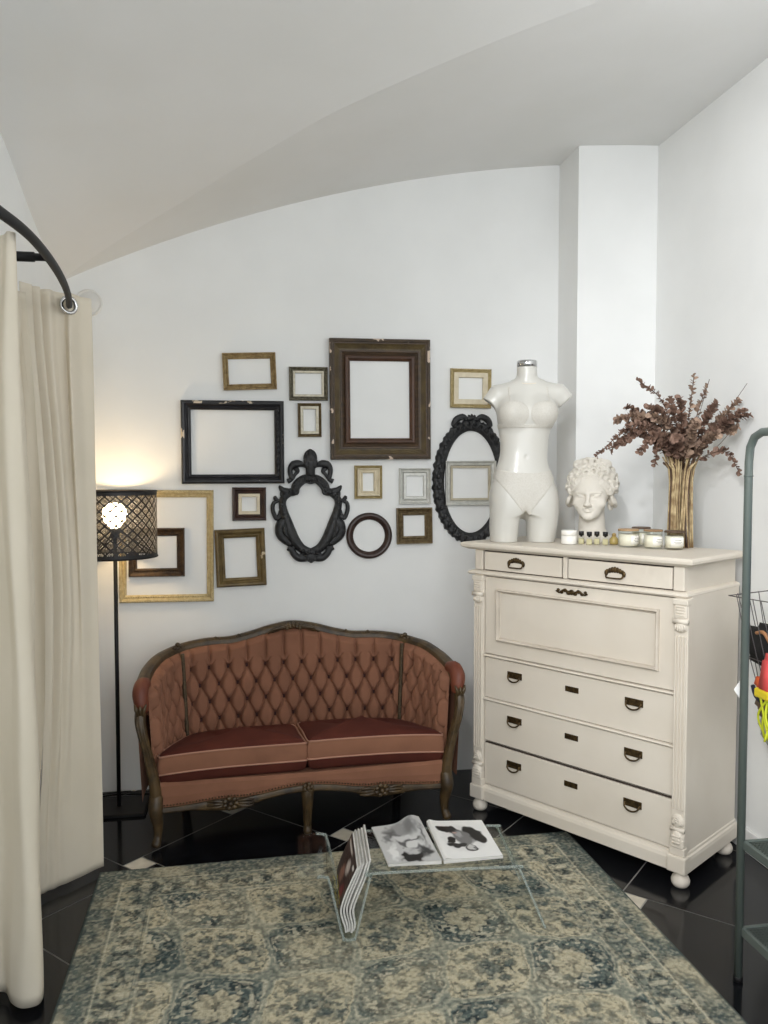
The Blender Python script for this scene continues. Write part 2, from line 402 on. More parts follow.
BEIGEGILT = mat('beige_gilt_frame', (200, 182, 138), .55, .1, rgb2=(178, 158, 112), scale=60, bump=.5, bscale=180)
DKBRONZE = mat('dark_bronze_frame', (58, 44, 32), .45, .3, rgb2=(84, 64, 42), scale=50, bump=.5, bscale=150)
ROUNDWOOD = mat('dark_round_wood', (56, 38, 32), .35, rgb2=(44, 30, 26), scale=14)

frame('a', 'gold landscape picture frame hung crooked, topmost on the left', (.002, 2.125), .267, .186, 2.4,
      [('moulding', .267, .186, .21, .126, COVE, GOLD, None, None)], ornament=lambda mb: beads(mb, .255, .174, 0, .022, .012, (.004, .003, .004)))
frame('b', 'large black landscape picture frame with chipped paint', (-.083, 1.766), .513, .42, .2,
      [('moulding', .513, .42, .416, .326, [(d, y*1.5) for d, y in OG], [BLACKWOOD, BLACKCHIP], [0, 1, 1, 1, 0, 0, 0, 0, 0, 0], None)],
      ornament=lambda mb: [mb.tube([(x+.232, -.03, z-.014), (x+.226, -.034, z), (x+.232, -.03, z+.014)], [.002, .006, .002], 6, n=5) for x in (0,) for z in np.linspace(-.16, .16, 12)])
frame('c', 'small tarnished silver landscape frame beside the big brown frame', (.300, 2.068), .198, .172, .4,
      [('moulding', .198, .172, .158, .132, OG, DKSILVER, None, None), ('liner', .158, .132, .136, .108, shift(FLAT, -.006), SILVERLN, None, 'pale silver liner')],
      ornament=lambda mb: beads(mb, .186, .160, 0, .021, .0085, (.0036, .004, .0036)))
frame('d', 'tiny portrait frame with pale liner under the small silver frame', (.305, 1.882), .121, .173, .6,
      [('moulding', .121, .173, .094, .143, OG, BRONZE, None, None), ('liner', .094, .143, .064, .113, shift(FLAT, -.004), SILVERLN, None, 'pale gilt liner')],
      ornament=lambda mb: beads(mb, .112, .164, 0, .021, .009, (.003, .003, .003)))
frame('e', 'biggest brown wooden frame with deep moulding and white chipped edges', (.672, 1.992), .527, .622, .5,
      [('moulding', .527, .622, .365, .452, BIG, [BROWNGRAIN, CHIPBROWN, OLIVEGRAIN], [1, 1, 1, 1, 0, 0, 2, 2, 2, 2, 0, 0, 0, 0], None),
       ('inner_slip', .365, .452, .313, .40, [(0, 0), (0, .02), (.2, .022), (.5, .02), (1, .008), (1, 0)], REDBROWN, None, 'red-brown inner slip')])
frame('f', 'pale gold square frame partly behind the mannequin shoulder', (1.160, 2.059), .223, .207, -.3,
      [('moulding', .223, .207, .186, .168, OG, CHAMP, None, None), ('liner', .186, .168, .132, .114, shift(FLAT, -.004), CREAMLN, None, 'cream liner')],
      ornament=lambda mb: beads(mb, .213, .197, 0, .021, .012, (.003, .003, .005)))
frame('h', 'small cream portrait frame below the biggest brown frame', (.610, 1.563), .146, .174, .3,
      [('moulding', .146, .174, .118, .146, OG, CHAMP, None, None), ('liner', .118, .146, .057, .093, shift(COVE, .0), CREAMLN, None, 'cream liner')])
frame('i', 'small white and silver portrait frame left of the black oval', (.858, 1.542), .168, .188, .2,
      [('moulding', .168, .188, .122, .138, COVE, WHITESILVER, None, None), ('liner', .122, .138, .092, .106, shift(FLAT, -.004), WHITESILVER, None, None)])
frame('k', 'dark bronze square frame with ribbed moulding right of the round frame', (.855, 1.332), .191, .190, .9,
      [('moulding', .191, .190, .114, .11, [(d, y*1.2) for d, y in COVE], BRONZE, None, None)],
      ornament=lambda mb: (beads(mb, .152, .150, 0, .016, .008, (.0032, .004, .0032)), beads(mb, .130, .127, 0, .017, .008, (.003, .003, .003))))
frame('m', 'silver white landscape frame hung inside the black oval frame', (1.162, 1.557), .277, .237, .3,
      [('moulding', .277, .237, .22, .184, COVE, WHITESILVER, None, None), ('liner', .22, .184, .195, .16, shift(FLAT, -.006), GREYSLIP, None, 'grey-cream liner')])
frame('n', 'small square dark brown frame with cream slip under the black frame', (-.005, 1.452), .171, .170, 0,
      [('moulding', .171, .17, .108, .106, OG, MAHOG, None, None), ('liner', .108, .106, .075, .073, shift(FLAT, -.002), CREAMLN, None, 'cream liner')])
frame('o', 'olive gold frame hung slightly tilted above the sofa back', (-.050, 1.178), .252, .294, 1.9,
      [('moulding', .252, .294, .16, .205, [(d, y*1.3) for d, y in OG], OLIVEGOLD, None, None)])
frame('p', 'large thin beige frame partly hidden by the lamp shade', (-.416, 1.242), .463, .566, -.3,
      [('moulding', .463, .566, .394, .492, OG, BEIGEGILT, None, None)],
      ornament=lambda mb: (beads(mb, .452, .555, 0, .02, .0125, (.0042, .004, .0042)), beads(mb, .412, .511, 0, .015, .012, (.003, .003, .003))))
frame('q', 'dark bronze frame hung inside the large beige frame', (-.465, 1.212), .273, .244, -.2,
      [('moulding', .273, .244, .195, .163, COVE, DKBRONZE, None, None)], ornament=lambda mb: beads(mb, .225, .196, 0, .011, .009, (.0032, .003, .0032)))
# round frame
rf = MB(); L_ = [(.121, 0), (.121, .012), (.116, .02), (.108, .023), (.098, .02), (.093, .014), (.088, .012), (.084, .006), (.084, 0)]
rf.sweep([[(r*math.cos(2*PI*j/64), -y, r*math.sin(2*PI*j/64)) for j in range(64)] for r, y in L_], False, smooth=True)
tag(rf.build('round_picture_frame', ROUNDWOOD, loc=(.614, YB-.001, 1.282)), 'round dark brown wooden frame on the back wall', 'picture frame', GA)

# black carved materials
CARVED = mat('black_carved_resin', (22, 23, 25), .5, rgb2=(36, 37, 39), scale=40, bump=.8, bscale=90)
# baroque cartouche frame, drawn in a half outline and mirrored
bt = thing('baroque_picture_frame', 'black baroque cartouche frame with open scrolls and a leaf crest', 'picture frame', (.307, YB-.001, 1.44), 0, GA)
zs = .000671
def bp(x, y, dep=.014): return ((x-387)*zs, -dep, -(y-505)*zs)
def mirror2(mb, pts, rad, n=24, dep=.014, flat=(1, .8), seg=8):
    for sg in (1, -1):
        P = [(sg*bp(x, y)[0], -dep, bp(x, y)[2]) for x, y in pts]
        mb.tube(P, [r*zs*1.0 for r in rad], seg, flat=flat, up=(0, -1, 0), n=n)
ring = MB()
mirror2(ring, [(387, 300), (345, 296), (308, 318), (278, 352), (262, 392), (225, 402), (184, 440), (172, 490), (186, 560), (208, 630), (232, 705), (268, 775), (318, 832), (387, 866)],
        [32, 33, 36, 36, 32, 31, 29, 28, 33, 40, 46, 42, 35, 32], 60)
mirror2(ring, [(387, 330), (350, 322), (318, 340), (296, 372), (286, 405), (262, 410)], [8, 8, 9, 9, 12, 12], 24, .026)
mirror2(ring, [(262, 395), (225, 412), (200, 445), (190, 490), (204, 560), (228, 640), (252, 715), (288, 778), (335, 822), (387, 838)], [8]*10, 40, .022)
rg2 = random.Random(9)
RPts = catmull([(x, y, 0) for x, y in [(387, 300), (345, 296), (308, 318), (278, 352), (262, 392), (225, 402), (184, 440), (172, 490), (186, 560), (208, 630), (232, 705), (268, 775), (318, 832), (387, 866)]], 44)
for x, y, _ in RPts:
    for sg in (-1, 1):
        p = bp(x+rg2.uniform(-16, 10), y+rg2.uniform(-10, 10), .03); ring.ball((sg*p[0], p[1], p[2]), (rg2.uniform(.004, .008), .006, rg2.uniform(.005, .010)), 0, 7, 5)
ring.build('ring', CARVED, bt)
crest = MB()
for k in range(-3, 4):
    a = k*.42; ln = (120 if k == 0 else 112-8*abs(k))
    p0 = (387, 205); p1 = (387+math.sin(a)*ln*.42, 205-math.cos(a)*ln*.62); p2 = (387+math.sin(a)*ln*.62, 205-math.cos(a)*ln*1.12+abs(k)*8)
    crest.tube([bp(*p0, .012), bp(*p1, .026), bp(*p2, .014)], [22*zs, 30*zs, 13*zs], 8, flat=(1, .7), up=(0, -1, 0), n=9)
crest.tube([bp(387, 270, .014), bp(387, 225, .022), bp(387, 150, .024)], [36*zs, 36*zs, 52*zs], 8, up=(0, -1, 0), flat=(1, .5), n=8)
crest.ball(bp(387, 138, .014), (.036, .014, .046), 0, 18, 12)
for sg in (-1, 1): crest.tube([bp(387+sg*20, 205, .016), bp(387+sg*62, 185, .02), bp(387+sg*78, 160, .016)], [14*zs, 16*zs, 8*zs], 8, flat=(1, .7), up=(0, -1, 0), n=9)
for k in range(9): crest.ball(bp(360+27*(k % 3), 135+28*(k//3), .028), .008, 0, 6, 5)
crest.build('crest', CARVED, bt)
for sg, nm in ((1, 'l'), (-1, 'r')):
    sc = MB()
    def one(pts, rad, n=20, dep=.014):
        sc.tube([(sg*bp(x, y)[0], -dep, bp(x, y)[2]) for x, y in pts], [r*zs*1.28 for r in rad], 8, flat=(1, .75), up=(0, -1, 0), n=n)
    one([(345, 195), (300, 180), (258, 186), (234, 220), (236, 265), (252, 300)], [10, 22, 22, 16, 14, 16], 26)
    one([(268, 235), (282, 222), (290, 240), (274, 258), (258, 280), (240, 302), (212, 316)], [12, 14, 12, 10, 10, 12, 16], 22)
    one([(215, 400), (180, 385), (158, 362), (148, 348)], [26, 20, 12, 5], 14)
    one([(190, 372), (170, 400), (165, 428)], [8, 12, 8], 8)
    one([(170, 452), (140, 462), (118, 442), (130, 436)], [12, 10, 14, 8], 12)
    one([(150, 462), (110, 478), (98, 515), (106, 560), (126, 598), (150, 590), (170, 578)], [9, 12, 13, 13, 14, 12, 14], 28)
    one([(175, 570), (158, 545), (150, 560), (135, 605)], [14, 12, 8, 12], 12)
    one([(195, 600), (165, 645), (152, 690), (165, 735), (205, 775), (240, 800)], [24, 34, 30, 28, 24, 18], 26)
    one([(150, 660), (140, 690), (152, 730)], [8, 14, 8], 8)
    one([(185, 660), (190, 700), (215, 745)], [10, 16, 8], 10, .026)
    one([(212, 822), (240, 838), (258, 872), (292, 903), (335, 908), (365, 895)], [18, 20, 20, 22, 22, 24], 24)
    one([(262, 812), (250, 835), (255, 850)], [14, 16, 12], 8)
    one([(330, 850), (322, 880), (300, 895)], [16, 14, 14], 8)
    sc.build('scroll', CARVED, bt)
ro = MB(); ro.ball(bp(390, 895, .016), (.034, .016, .030), 0, 14, 10)
for k in range(8): ro.ball(bp(390+34*math.cos(k*PI/4), 892+32*math.sin(k*PI/4), .024), (.011, .008, .011), 0, 8, 6)
ro.tube([bp(390, 905), bp(390, 945)], [30*zs, 10*zs], 8, up=(0, -1, 0), flat=(1, .7))
ro.build('rosette', CARVED, bt)
# black oval frame with scalloped rim
ot = thing('oval_picture_frame', 'large black carved oval frame rising behind the white chest', 'picture frame', (1.164, YB-.001, 1.563), 0, GA)
ov = MB(); ai, bi, ao, bo = .148, .272, .207, .328; SE = 180
loops = []
for d, y in [(1.0, 0), (1.0, .012), (.93, .024), (.78, .032), (.6, .03), (.45, .024), (.32, .026), (.2, .022), (.08, .014), (0, .01), (0, 0)]:
    lp = []
    for j in range(SE):
        t = 2*PI*j/SE; wv = .006*abs(math.sin(t*17))*d+.0035*math.sin(t*51)*d
        yy = y*(1+.22*math.sin(t*34)*(1 if .4 < d < .95 else 0)) if y else 0
        lp.append(((ai+(ao-ai)*d+wv)*math.cos(t), -yy, (bi+(bo-bi)*d+wv)*math.sin(t)))
    loops.append(lp)
ov.sweep(loops, False, smooth=True)
for j in range(34):
    t = 2*PI*(j+.5)/34; ov.ball((( ai+ao)/2*1.02*math.cos(t), -.03, (bi+bo)/2*1.01*math.sin(t)), (.009, .006, .013), 0, 8, 6)
ov.build('ring', CARVED, ot)
oc = MB()
for k in range(-2, 3):
    a = k*.5; oc.tube([(0, -.014, .322), (math.sin(a)*.022, -.026, .322+math.cos(a)*.02), (math.sin(a)*.036, -.014, .322+math.cos(a)*.038)], [.006, .012, .004], 8, flat=(1, .7), up=(0, -1, 0), n=7)
for sg in (-1, 1):
    oc.tube([(sg*.02, -.018, .325), (sg*.05, -.024, .345), (sg*.085, -.022, .33), (sg*.1, -.02, .30), (sg*.08, -.02, .30)], [.01, .016, .018, .014, .01], 8, flat=(1, .7), up=(0, -1, 0), n=16)
oc.build('crest', CARVED, ot)

# ================================================================== SOFA
SOFA_ROT = math.atan2(.071, 1.265)
SH = .69/.715
sofa = thing('sofa', 'tufted rose-brown velvet settee with carved wooden frame below the frames', 'sofa', (.238, 3.526, 0), SOFA_ROT)
plan = [(-.672, .0), (-.664, .10), (-.645, .22), (-.605, .33), (-.545, .415), (-.45, .462), (-.3, .483), (0, .49)]
plan = plan+[(-x, y) for x, y in plan[:-1]][::-1]
PP = catmull([(x, y, 0) for x, y in plan], 400); seg_ = np.linalg.norm(np.diff(PP, axis=0), axis=1); SL = np.concatenate([[0], np.cumsum(seg_)]); SL -= SL[-1]/2
TT = np.gradient(PP, axis=0); TT /= np.linalg.norm(TT, axis=1)[:, None]
SMAX = SL[-1]
def ppos(s): return np.array([np.interp(s, SL, PP[:, i]) for i in range(2)])
def pnorm(s):   # outward
    t = np.array([np.interp(s, SL, TT[:, i]) for i in range(2)]); t /= np.linalg.norm(t); return np.array([-t[1], t[0]])
s_br = float(np.interp(-.545, PP[:200, 0], SL[:200])); s_br = abs(s_br)
def top(s):     # height of the rail's top along the back
    a = abs(s)/SMAX
    k = s_br/SMAX
    xs = [0, .05, .12, .2, .3, .42, k-.06, k, k+.05, k+.1, k+.16, .93, 1.0]
    zs_ = [.862, .856, .842, .818, .796, .796, .788, .778, .770, .768, .756, .712, .665]
    return float(np.interp(a, xs, zs_))
_ts = np.linspace(-SMAX, SMAX, 161); _tz = np.array([top(s) for s in _ts]); _k = np.hanning(9); _k /= _k.sum()
_tz2 = np.convolve(np.pad(_tz, 4, 'edge'), _k, 'valid')
def topz(s): return float(np.interp(s, _ts, _tz2))
LEAN = .11
def inner(s, z, push=0.):
    p = ppos(s); n = pnorm(s); p = p+n*(LEAN*(z-.28)*(.45+.55*(1-abs(s)/SMAX))-push); return (p[0], p[1], z)
DX, DZ, Z1 = .0915, .083, .652
def tuft(a, z):
    b = (z-Z1)/DZ; m_, n_ = a+b*.5, a-b*.5
    d = (1-math.exp(-6.*abs(math.sin(PI*m_))))*(1-math.exp(-6.*abs(math.sin(PI*n_))))/.995
    if b > 0:
        v = (1-math.exp(-5*abs(math.sin(PI*a)))); w = min(1, b/.6); h = v*w+d*(1-w)
    else: h = d
    rm, rn = m_-round(m_), n_-round(n_); dx, dz = (rm+rn)/2*DX, (rm-rn)*DZ
    if z < Z1+.02: h -= .9*math.exp(-(dx*dx/.00022+dz*dz/.00036))
    return h
def tufted(s0, s1, nu, nv, off, amp, fade):
    def fn(u, v):
        s = s0+(s1-s0)*u; zt = topz(s)-.03; z = .24+(zt-.24)*v
        e = min(1, u/fade, (1-u)/fade); e = max(0, e)**.5
        ev = min(1, (1-v)/.05)**.5
        h = tuft((s-off)/DX, z)
        return inner(s, z, .012+amp*(h*e+.5*(1-e)*0)*ev+.012*e*ev)
    return fn
btn = MB().ball((0, 0, 0), (.0125, .0125, .0135), 0, 8, 6)
BTN = None
def put_buttons(part, s0, s1, off, rows=4, marg=.03):
    global BTN
    for r in range(rows):
        for k in range(-14, 15):
            s = off+(k+(.5 if r % 2 else 0))*DX
            if not (s0+marg < s < s1-marg): continue
            z = Z1-r*DZ
            if z > topz(s)-.06: continue
            if BTN is None: BTN = btn.build('button', mat('dark_russet_button', (62, 30, 25), .8), part); o = BTN
            else:
                o = BTN.copy(); COL.objects.link(o); o.parent = part
            o.location = inner(s, z, .004 if part.name.startswith('back') else .010)
bk = MB().grid(tufted(-s_br, s_br, 300, 150, .042, .030, .03), 300, 150).build('backrest', VELVET, sofa)
put_buttons(bk, -s_br, s_br, .042, marg=.05)
for sg in (-1, 1):
    s0, s1 = sorted((sg*s_br, sg*(SMAX-.03)))
    w = MB().grid(tufted(s0, s1, 110, 110, sg*(s_br+.075), .030, .06), 110, 110).build('wing', VELVET, sofa)
    put_buttons(w, s0, s1, sg*(s_br+.075), marg=.03)
    MB().tube([inner(sg*s_br, z, .040) for z in np.linspace(.26, topz(s_br)-.035, 14)], .0135, 8, flat=(1, .7)).build('braid', BRAID, sofa)
# outside of the back, plain velvet
def outer(u, v):
    s = -SMAX+2*SMAX*u; z = .2+(topz(s)-.03-.2)*v; k_ = 1-(abs(s)/SMAX)**3; p = ppos(s)+pnorm(s)*(.036+.016*k_+LEAN*(z-.28)*.45); return (p[0], p[1], z)
MB().grid(outer, 140, 16).build('outer_back', VELVET, sofa)
# carved top rail
rail = MB(); ss = np.linspace(-SMAX+.02, SMAX-.02, 150)
def rpt(s, dz=0, out=.0): 
    z = topz(s)-.030; p = ppos(s)+pnorm(s)*(.018+out+LEAN*(z-.28)*(.45+.3*(1-abs(s)/SMAX))); return (p[0], p[1], z+dz)
rail.tube([rpt(s) for s in ss], [.0305]*150, 10, flat=(1.0, .95), up=(0, 0, 1))
rail.tube([rpt(s, .012, -.018) for s in ss], .010, 6, up=(0, 0, 1)); rail.tube([rpt(s, -.014, -.022) for s in ss], .008, 6, up=(0, 0, 1))
rl = rail.build('top_rail', GILTWOOD, sofa)
cr = MB()
for k in range(-4, 5):
    x = k*.014; h = .016+.008*math.cos(k*.4)
    cr.tube([rpt(x*.4, .0, -.050), rpt(x*1.5, h*.8, -.056), rpt(x*2.3, h*1.2-abs(k)*.006, -.045)], [.007, .010, .004], 7, n=7)
for k in range(5): cr.ball(rpt((k-2)*.016,   .010-.004*abs(k-2), -.058), .010, 0, 8, 6)
for sg in (-1, 1):
    cr.tube([rpt(sg*.05, .012, -.050), rpt(sg*.08, .006, -.050), rpt(sg*.11, -.004, -.046)], [.010, .012, .004], 7, n=8)
cr.build('carving', GILTWOOD, rl)
for s in (-s_br, s_br, -.27, .27, -.38, .38):
    big = abs(abs(s)-s_br) < .01; c = MB(); r = .013 if big else .007
    for dx, dz in ((-1, 0), (1, 0), (0, .8), (0, -.6)): c.ball(rpt(s+dx*r*1.2, .024+dz*r, -.018), (r, r, r*.9), 0, 8, 6)
    c.build('carving', GILTWOOD, rl)
# arms: velvet pad on top of the front post, carved S-shaped posts
for sg in (-1, 1):
    pad = MB().tube([(sg*.688, .085, .692), (sg*.702, .035, .694), (sg*.706, .0, .668), (sg*.700, -.012, .628), (sg*.690, -.008, .596)], [.026, .037, .040, .036, .022], 14, n=24, flat=(.85, 1))
    pad.build('arm_pad', mat('russet_leather_pad', (112, 58, 38), .55, rgb2=(98, 48, 32), scale=10), sofa)
    post = MB()
    P = [(sg*.704, -.012, .606), (sg*.706, -.03, .56), (sg*.696, -.038, .50), (sg*.680, -.030, .43), (sg*.664, -.022, .35), (sg*.652, -.018, .28), (sg*.645, -.012, .21)]
    post.tube(P, [.027, .026, .023, .022, .025, .027, .030], 10, n=40, flat=(1, .9))
    for d in (-.011, .011): post.tube([(x+d, y-.018, z) for x, y, z in P], [.006]*7, 6, n=30)
    po = post.build('arm_post', GILTWOOD, sofa)
    lf = MB()
    for d in (-.016, 0, .016): lf.tube([(sg*.704+d*.6, -.04, .585), (sg*.704+d, -.048, .615), (sg*.704+d*1.5, -.038, .635)], [.006, .009, .003], 6, n=7)
    lf.build('carving', GILTWOOD, po)
# seat frame: serpentine front rail with velvet above and carved wood below
def fv(u): return -.012-.022*math.cos(u/.66*PI/2)**2-.012*math.cos(u/.32*PI)*0
AP_U = [0, .06, .12, .2, .28, .335, .42, .5, .58, .66]
AP_T = [.236, .232, .225, .21, .200, .204, .196, .186, .180, .178]
AP_B = [.205, .203, .196, .180, .155, .146, .152, .158, .156, .150]
def apt(u): return float(np.interp(abs(u), AP_U, AP_T))
def apb(u): return float(np.interp(abs(u), AP_U, AP_B))
us = np.linspace(-.655, .655, 80)
fa = MB(); loops = []
for u in us:
    t = apt(u); loops.append([(u, fv(u), .285), (u, fv(u)-.010, .27), (u, fv(u)-.013, (t+.27)/2), (u, fv(u)-.008, t-.005), (u, fv(u)+.06, t-.005), (u, fv(u)+.06, .285)])
fa.sweep(loops, False, smooth=False); fa.build('seat_rail_upholstery', VELVET, sofa)
ap = MB(); loops = []
for u in us:
    t, b = apt(u), apb(u); v = fv(u); loops.append([(u, v-.010, t), (u, v-.018, t-.006), (u, v-.014, t*.5+b*.5), (u, v-.020, b+.008), (u, v-.014, b), (u, v+.02, b), (u, v+.02, t)])
ap.sweep(loops, False, smooth=True)
apo = ap.build('apron', GILTWOOD, sofa)
for c0 in (-.335, .335, 0):
    r = MB(); zc = (apt(c0)+apb(c0))/2+.006
    n = 7 if c0 else 5
    for k in range(n):
        a = 2*PI*k/n; rr = .021 if c0 else .014; r.ball((c0+rr*1.2*math.cos(a), fv(c0)-.024, zc+rr*math.sin(a)), (.013 if c0 else .010, .009, .011), 0, 8, 6)
    r.ball((c0, fv(c0)-.03, zc), .011, 0, 8, 6)
    if c0:
        for sg in (-1, 1):
            for w in (0, 1, 2): r.tube([(c0+sg*.03, fv(c0)-.022, zc+.008-w*.008), (c0+sg*.065, fv(c0+sg*.06)-.024, zc+.014-w*.014), (c0+sg*.10, fv(c0+sg*.1)-.018, zc+.010-w*.012)], [.007, .009, .003], 6, n=8)
    r.build('carving', GILTWOOD, apo)
nails = MB()
for u in np.linspace(-.64, .64, 96): nails.ball((u, fv(u)-.012, apt(u)+.008), .0042, 0, 6, 4)
no = nails.build('nail_trim', BRASS, sofa); no['kind'] = 'stuff'
# legs
for sg in (-1, 1):
    MB().tube([(sg*.645, -.012, .23), (sg*.648, -.026, .17), (sg*.640, -.012, .10), (sg*.642, -.012, .05), (sg*.648, -.030, .022), (sg*.65, -.036, .012)], [.030, .031, .022, .017, .021, .012], 10, n=28).build('leg', GILTWOOD, sofa)
    MB().tube([(sg*.52, .47, .24), (sg*.53, .48, .12), (sg*.545, .51, .012)], [.026, .022, .016], 8, n=12).build('leg', GILTWOOD, sofa)
lg = MB().tube([(0, -.030, .225), (0, -.040, .18), (0, -.034, .10), (0, -.034, .05), (0, -.040, .022), (0, -.046, .012)], [.032, .027, .020, .017, .020, .012], 10, n=28)
for d in (-.009, .009): lg.tube([(d, -.062, .2), (d, -.056, .12), (d, -.05, .05)], .004, 6, n=10)
lg.build('leg', GILTWOOD, sofa)
for sg in (-1, 1): MB().box(sg*.642-.02 if sg > 0 else sg*.642-.02, sg*.642+.02, 0, .48, .2, .27, .006).build('side_rail', GILTWOOD, sofa)
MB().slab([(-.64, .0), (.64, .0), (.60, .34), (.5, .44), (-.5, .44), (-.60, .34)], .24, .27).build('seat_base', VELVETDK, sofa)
# two loose cushions with piped edges
def cushion(outline, zc, h, dome, tilt, name):
    O = np.array(outline); c = O.mean(0); pts = catmull([(x, y, 0) for x, y in outline]+[(*outline[0], 0)], 121)[:-1, :2]
    y0 = pts[:, 1].min()
    out_ = max(O[:, 0].max(), -O[:, 0].min(), key=abs)
    def tz(x, y): return -tilt*(y-y0)-.022*min(1, abs(x)/.63)**4
    mb = MB(); loops = []
    for k, z in [(.02, -h/2), (.5, -h/2), (.90, -h/2+.002), (.955, -h/2+.010), (.985, -h*.36), (1.004, -h*.20), (1.012, -h*.08), (1.022, h*.08), (1.024, h*.22), (1.014, h*.38), (1.0, h/2-.004), (.985, h/2+.002), (.94, h/2+.012), (.8, h/2+.022), (.6, h/2+.027), (.35, h/2+.027+dome*.3), (.02, h/2+.027+dome*.3)]:
        loops.append([(c[0]+(p[0]-c[0])*k, c[1]+(p[1]-c[1])*k, zc+z+tz(p[0], p[1])) for p in pts])
    mb.sweep(loops, False, smooth=True)
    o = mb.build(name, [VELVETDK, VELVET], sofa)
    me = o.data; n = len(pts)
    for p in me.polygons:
        if 6 <= p.index//n <= 9: p.material_index = 1  # lit front band; below the lower piping dark velvet paints the under-curve's shade
    for k, z in ((1.014, -h*.08), (1.002, h/2)):
        MB().tube([(c[0]+(p[0]-c[0])*k, c[1]+(p[1]-c[1])*k, zc+z+tz(p[0], p[1])) for p in pts[::2]], .0040, 6, closed=True).build('piping', PIPING, o)
    return o
cushion([(-.63, -.012), (-.50, -.028), (-.30, -.034), (-.10, -.036), (-.012, -.034), (-.006, .0), (-.008, .2), (-.01, .40), (-.05, .425), (-.25, .425), (-.45, .40), (-.52, .36), (-.585, .22), (-.635, .06)], .352, .132, .02, .13, 'seat_cushion')
cushion([(.63, -.012), (.50, -.028), (.30, -.034), (.10, -.036), (.020, -.042), (.004, -.01), (.008, .2), (.01, .40), (.05, .425), (.25, .425), (.45, .40), (.52, .36), (.585, .22), (.635, .06)], .358, .136, .03, .13, 'seat_cushion')

# ================================================================== CHEST (drop-front secretary)
CH = math.radians(-55.562)
CHB = (1.076, 3.639, 0)
chest = thing('secretary_chest', 'cream painted drop-front secretary chest with brass pulls standing in the corner', 'chest', CHB, CH)
def chw(u, v): return (CHB[0]+u*.5655+v*.8248, CHB[1]-u*.8248+v*.5655)
U0, U1, V0, V1 = -.030, 1.020, -.004, .455
MB().box(U0, U1, V0+.012, V1, .07, 1.145, .004).box(U0-.01, U1-.018, V0+.012, V1, 1.13, 1.251, .002).build('carcass', CREAMPAINT, chest)
# moulded slabs: rings stacked along z
def moulded(prof, name, m, ov=(1, 1, 0, 1), parent=chest, du=0):
    """prof: (overhang, z); ov scales overhang on u0,u1,back,front"""
    mb = MB(); loops = []
    for d, z in prof: loops.append([(U0+du*.5-d*ov[0], V0-d*ov[3], z), (U1+du-d*-ov[1], V0-d*ov[3], z), (U1+du+d*ov[1], V1+d*ov[2], z), (U0+du*.5-d*ov[0], V1+d*ov[2], z)])
    mb.sweep(loops, False)
    n = len(mb.v); mb.f += [(0, 1, 2, 3), (n-4, n-3, n-2, n-1)]; mb.m += [0, 0]; mb.sm += [False, False]
    return mb.build(name, m, parent)
moulded([(.0, 1.248), (.02, 1.250), (.026, 1.254), (.034, 1.256), (.044, 1.262), (.046, 1.272), (.043, 1.280), (.036, 1.283)], 'top_board', CREAMPAINT, (1.25, .95, .2, .80), du=-.018)
moulded([(.0, 1.128), (.016, 1.131), (.022, 1.138), (.02, 1.146), (.012, 1.15), (.0, 1.153)], 'frieze_moulding', CREAMPAINT, (1, .9, 0, 1.1), du=-.018)
moulded([(.0, .062), (.02, .062), (.02, .108), (.016, .120), (.008, .126), (.006, .134), (0, .138)], 'plinth', CREAMPAINT, (.6, .6, 0, 1))
def handle_bail(parent, u, z, v, w=.080):
    p = MB().box(u-w/2, u+w/2, v-.004, v, z-.014, z+.016, .0012)
    for sg in (-1, 1): p.ball((u+sg*w*.4, v-.006, z-.003), (.006, .006, .006), 0, 8, 6)
    h = p.build('pull', BRASS, parent)
    q = MB().tube([(u-w*.4, v-.008, z-.003), (u-w*.38, v-.013, z-.012), (u-w*.24, v-.016, z-.022), (u, v-.018, z-.026), (u+w*.24, v-.016, z-.022), (u+w*.38, v-.013, z-.012), (u+w*.4, v-.008, z-.003)], .0036, 8, n=24)
    q.build('bail', BRASS, parent)
def keyplate(parent, u, z, v, w=.066):
    MB().box(u-w/2, u+w/2, v-.003, v, z-.012, z+.012, .001).box(u-.0015, u+.0015, v-.0042, v-.003, z-.006, z+.006, 0).build('keyhole_plate', BRASS, parent)
def drawer(z0, z1, name='drawer', u0=.036, u1=.972, hz=None):
    gap = MB().box(u0-.003, u1+.003, V0+.002, V0+.0125, z0-.005, z1+.004).build('drawer_recess', GAP, chest)
    d = MB().box(u0, u1, V0-.008, V0+.03, z0, z1, .003).build(name, CREAMPAINT, chest)
    return d
for z0, z1 in ((.142, .335), (.35, .54), (.557, .746)):
    d = drawer(z0, z1); zc = z0+.128
    handle_bail(d, .208, zc, V0-.008); handle_bail(d, .800, zc, V0-.008); keyplate(d, .510, zc-.004, V0-.008)
for z in (.5485, .755):   # half-round ledges between the drawers
    mb = MB(); prof = [(.0, -.006), (.016, -.005), (.021, 0), (.018, .004), (0, .006)]
    mb.sweep([[(u, V0-d, z+dz) for d, dz in prof] for u in (.034, .974)], False); n = len(prof)
    mb.build('drawer_ledge', CREAMPAINT, chest)
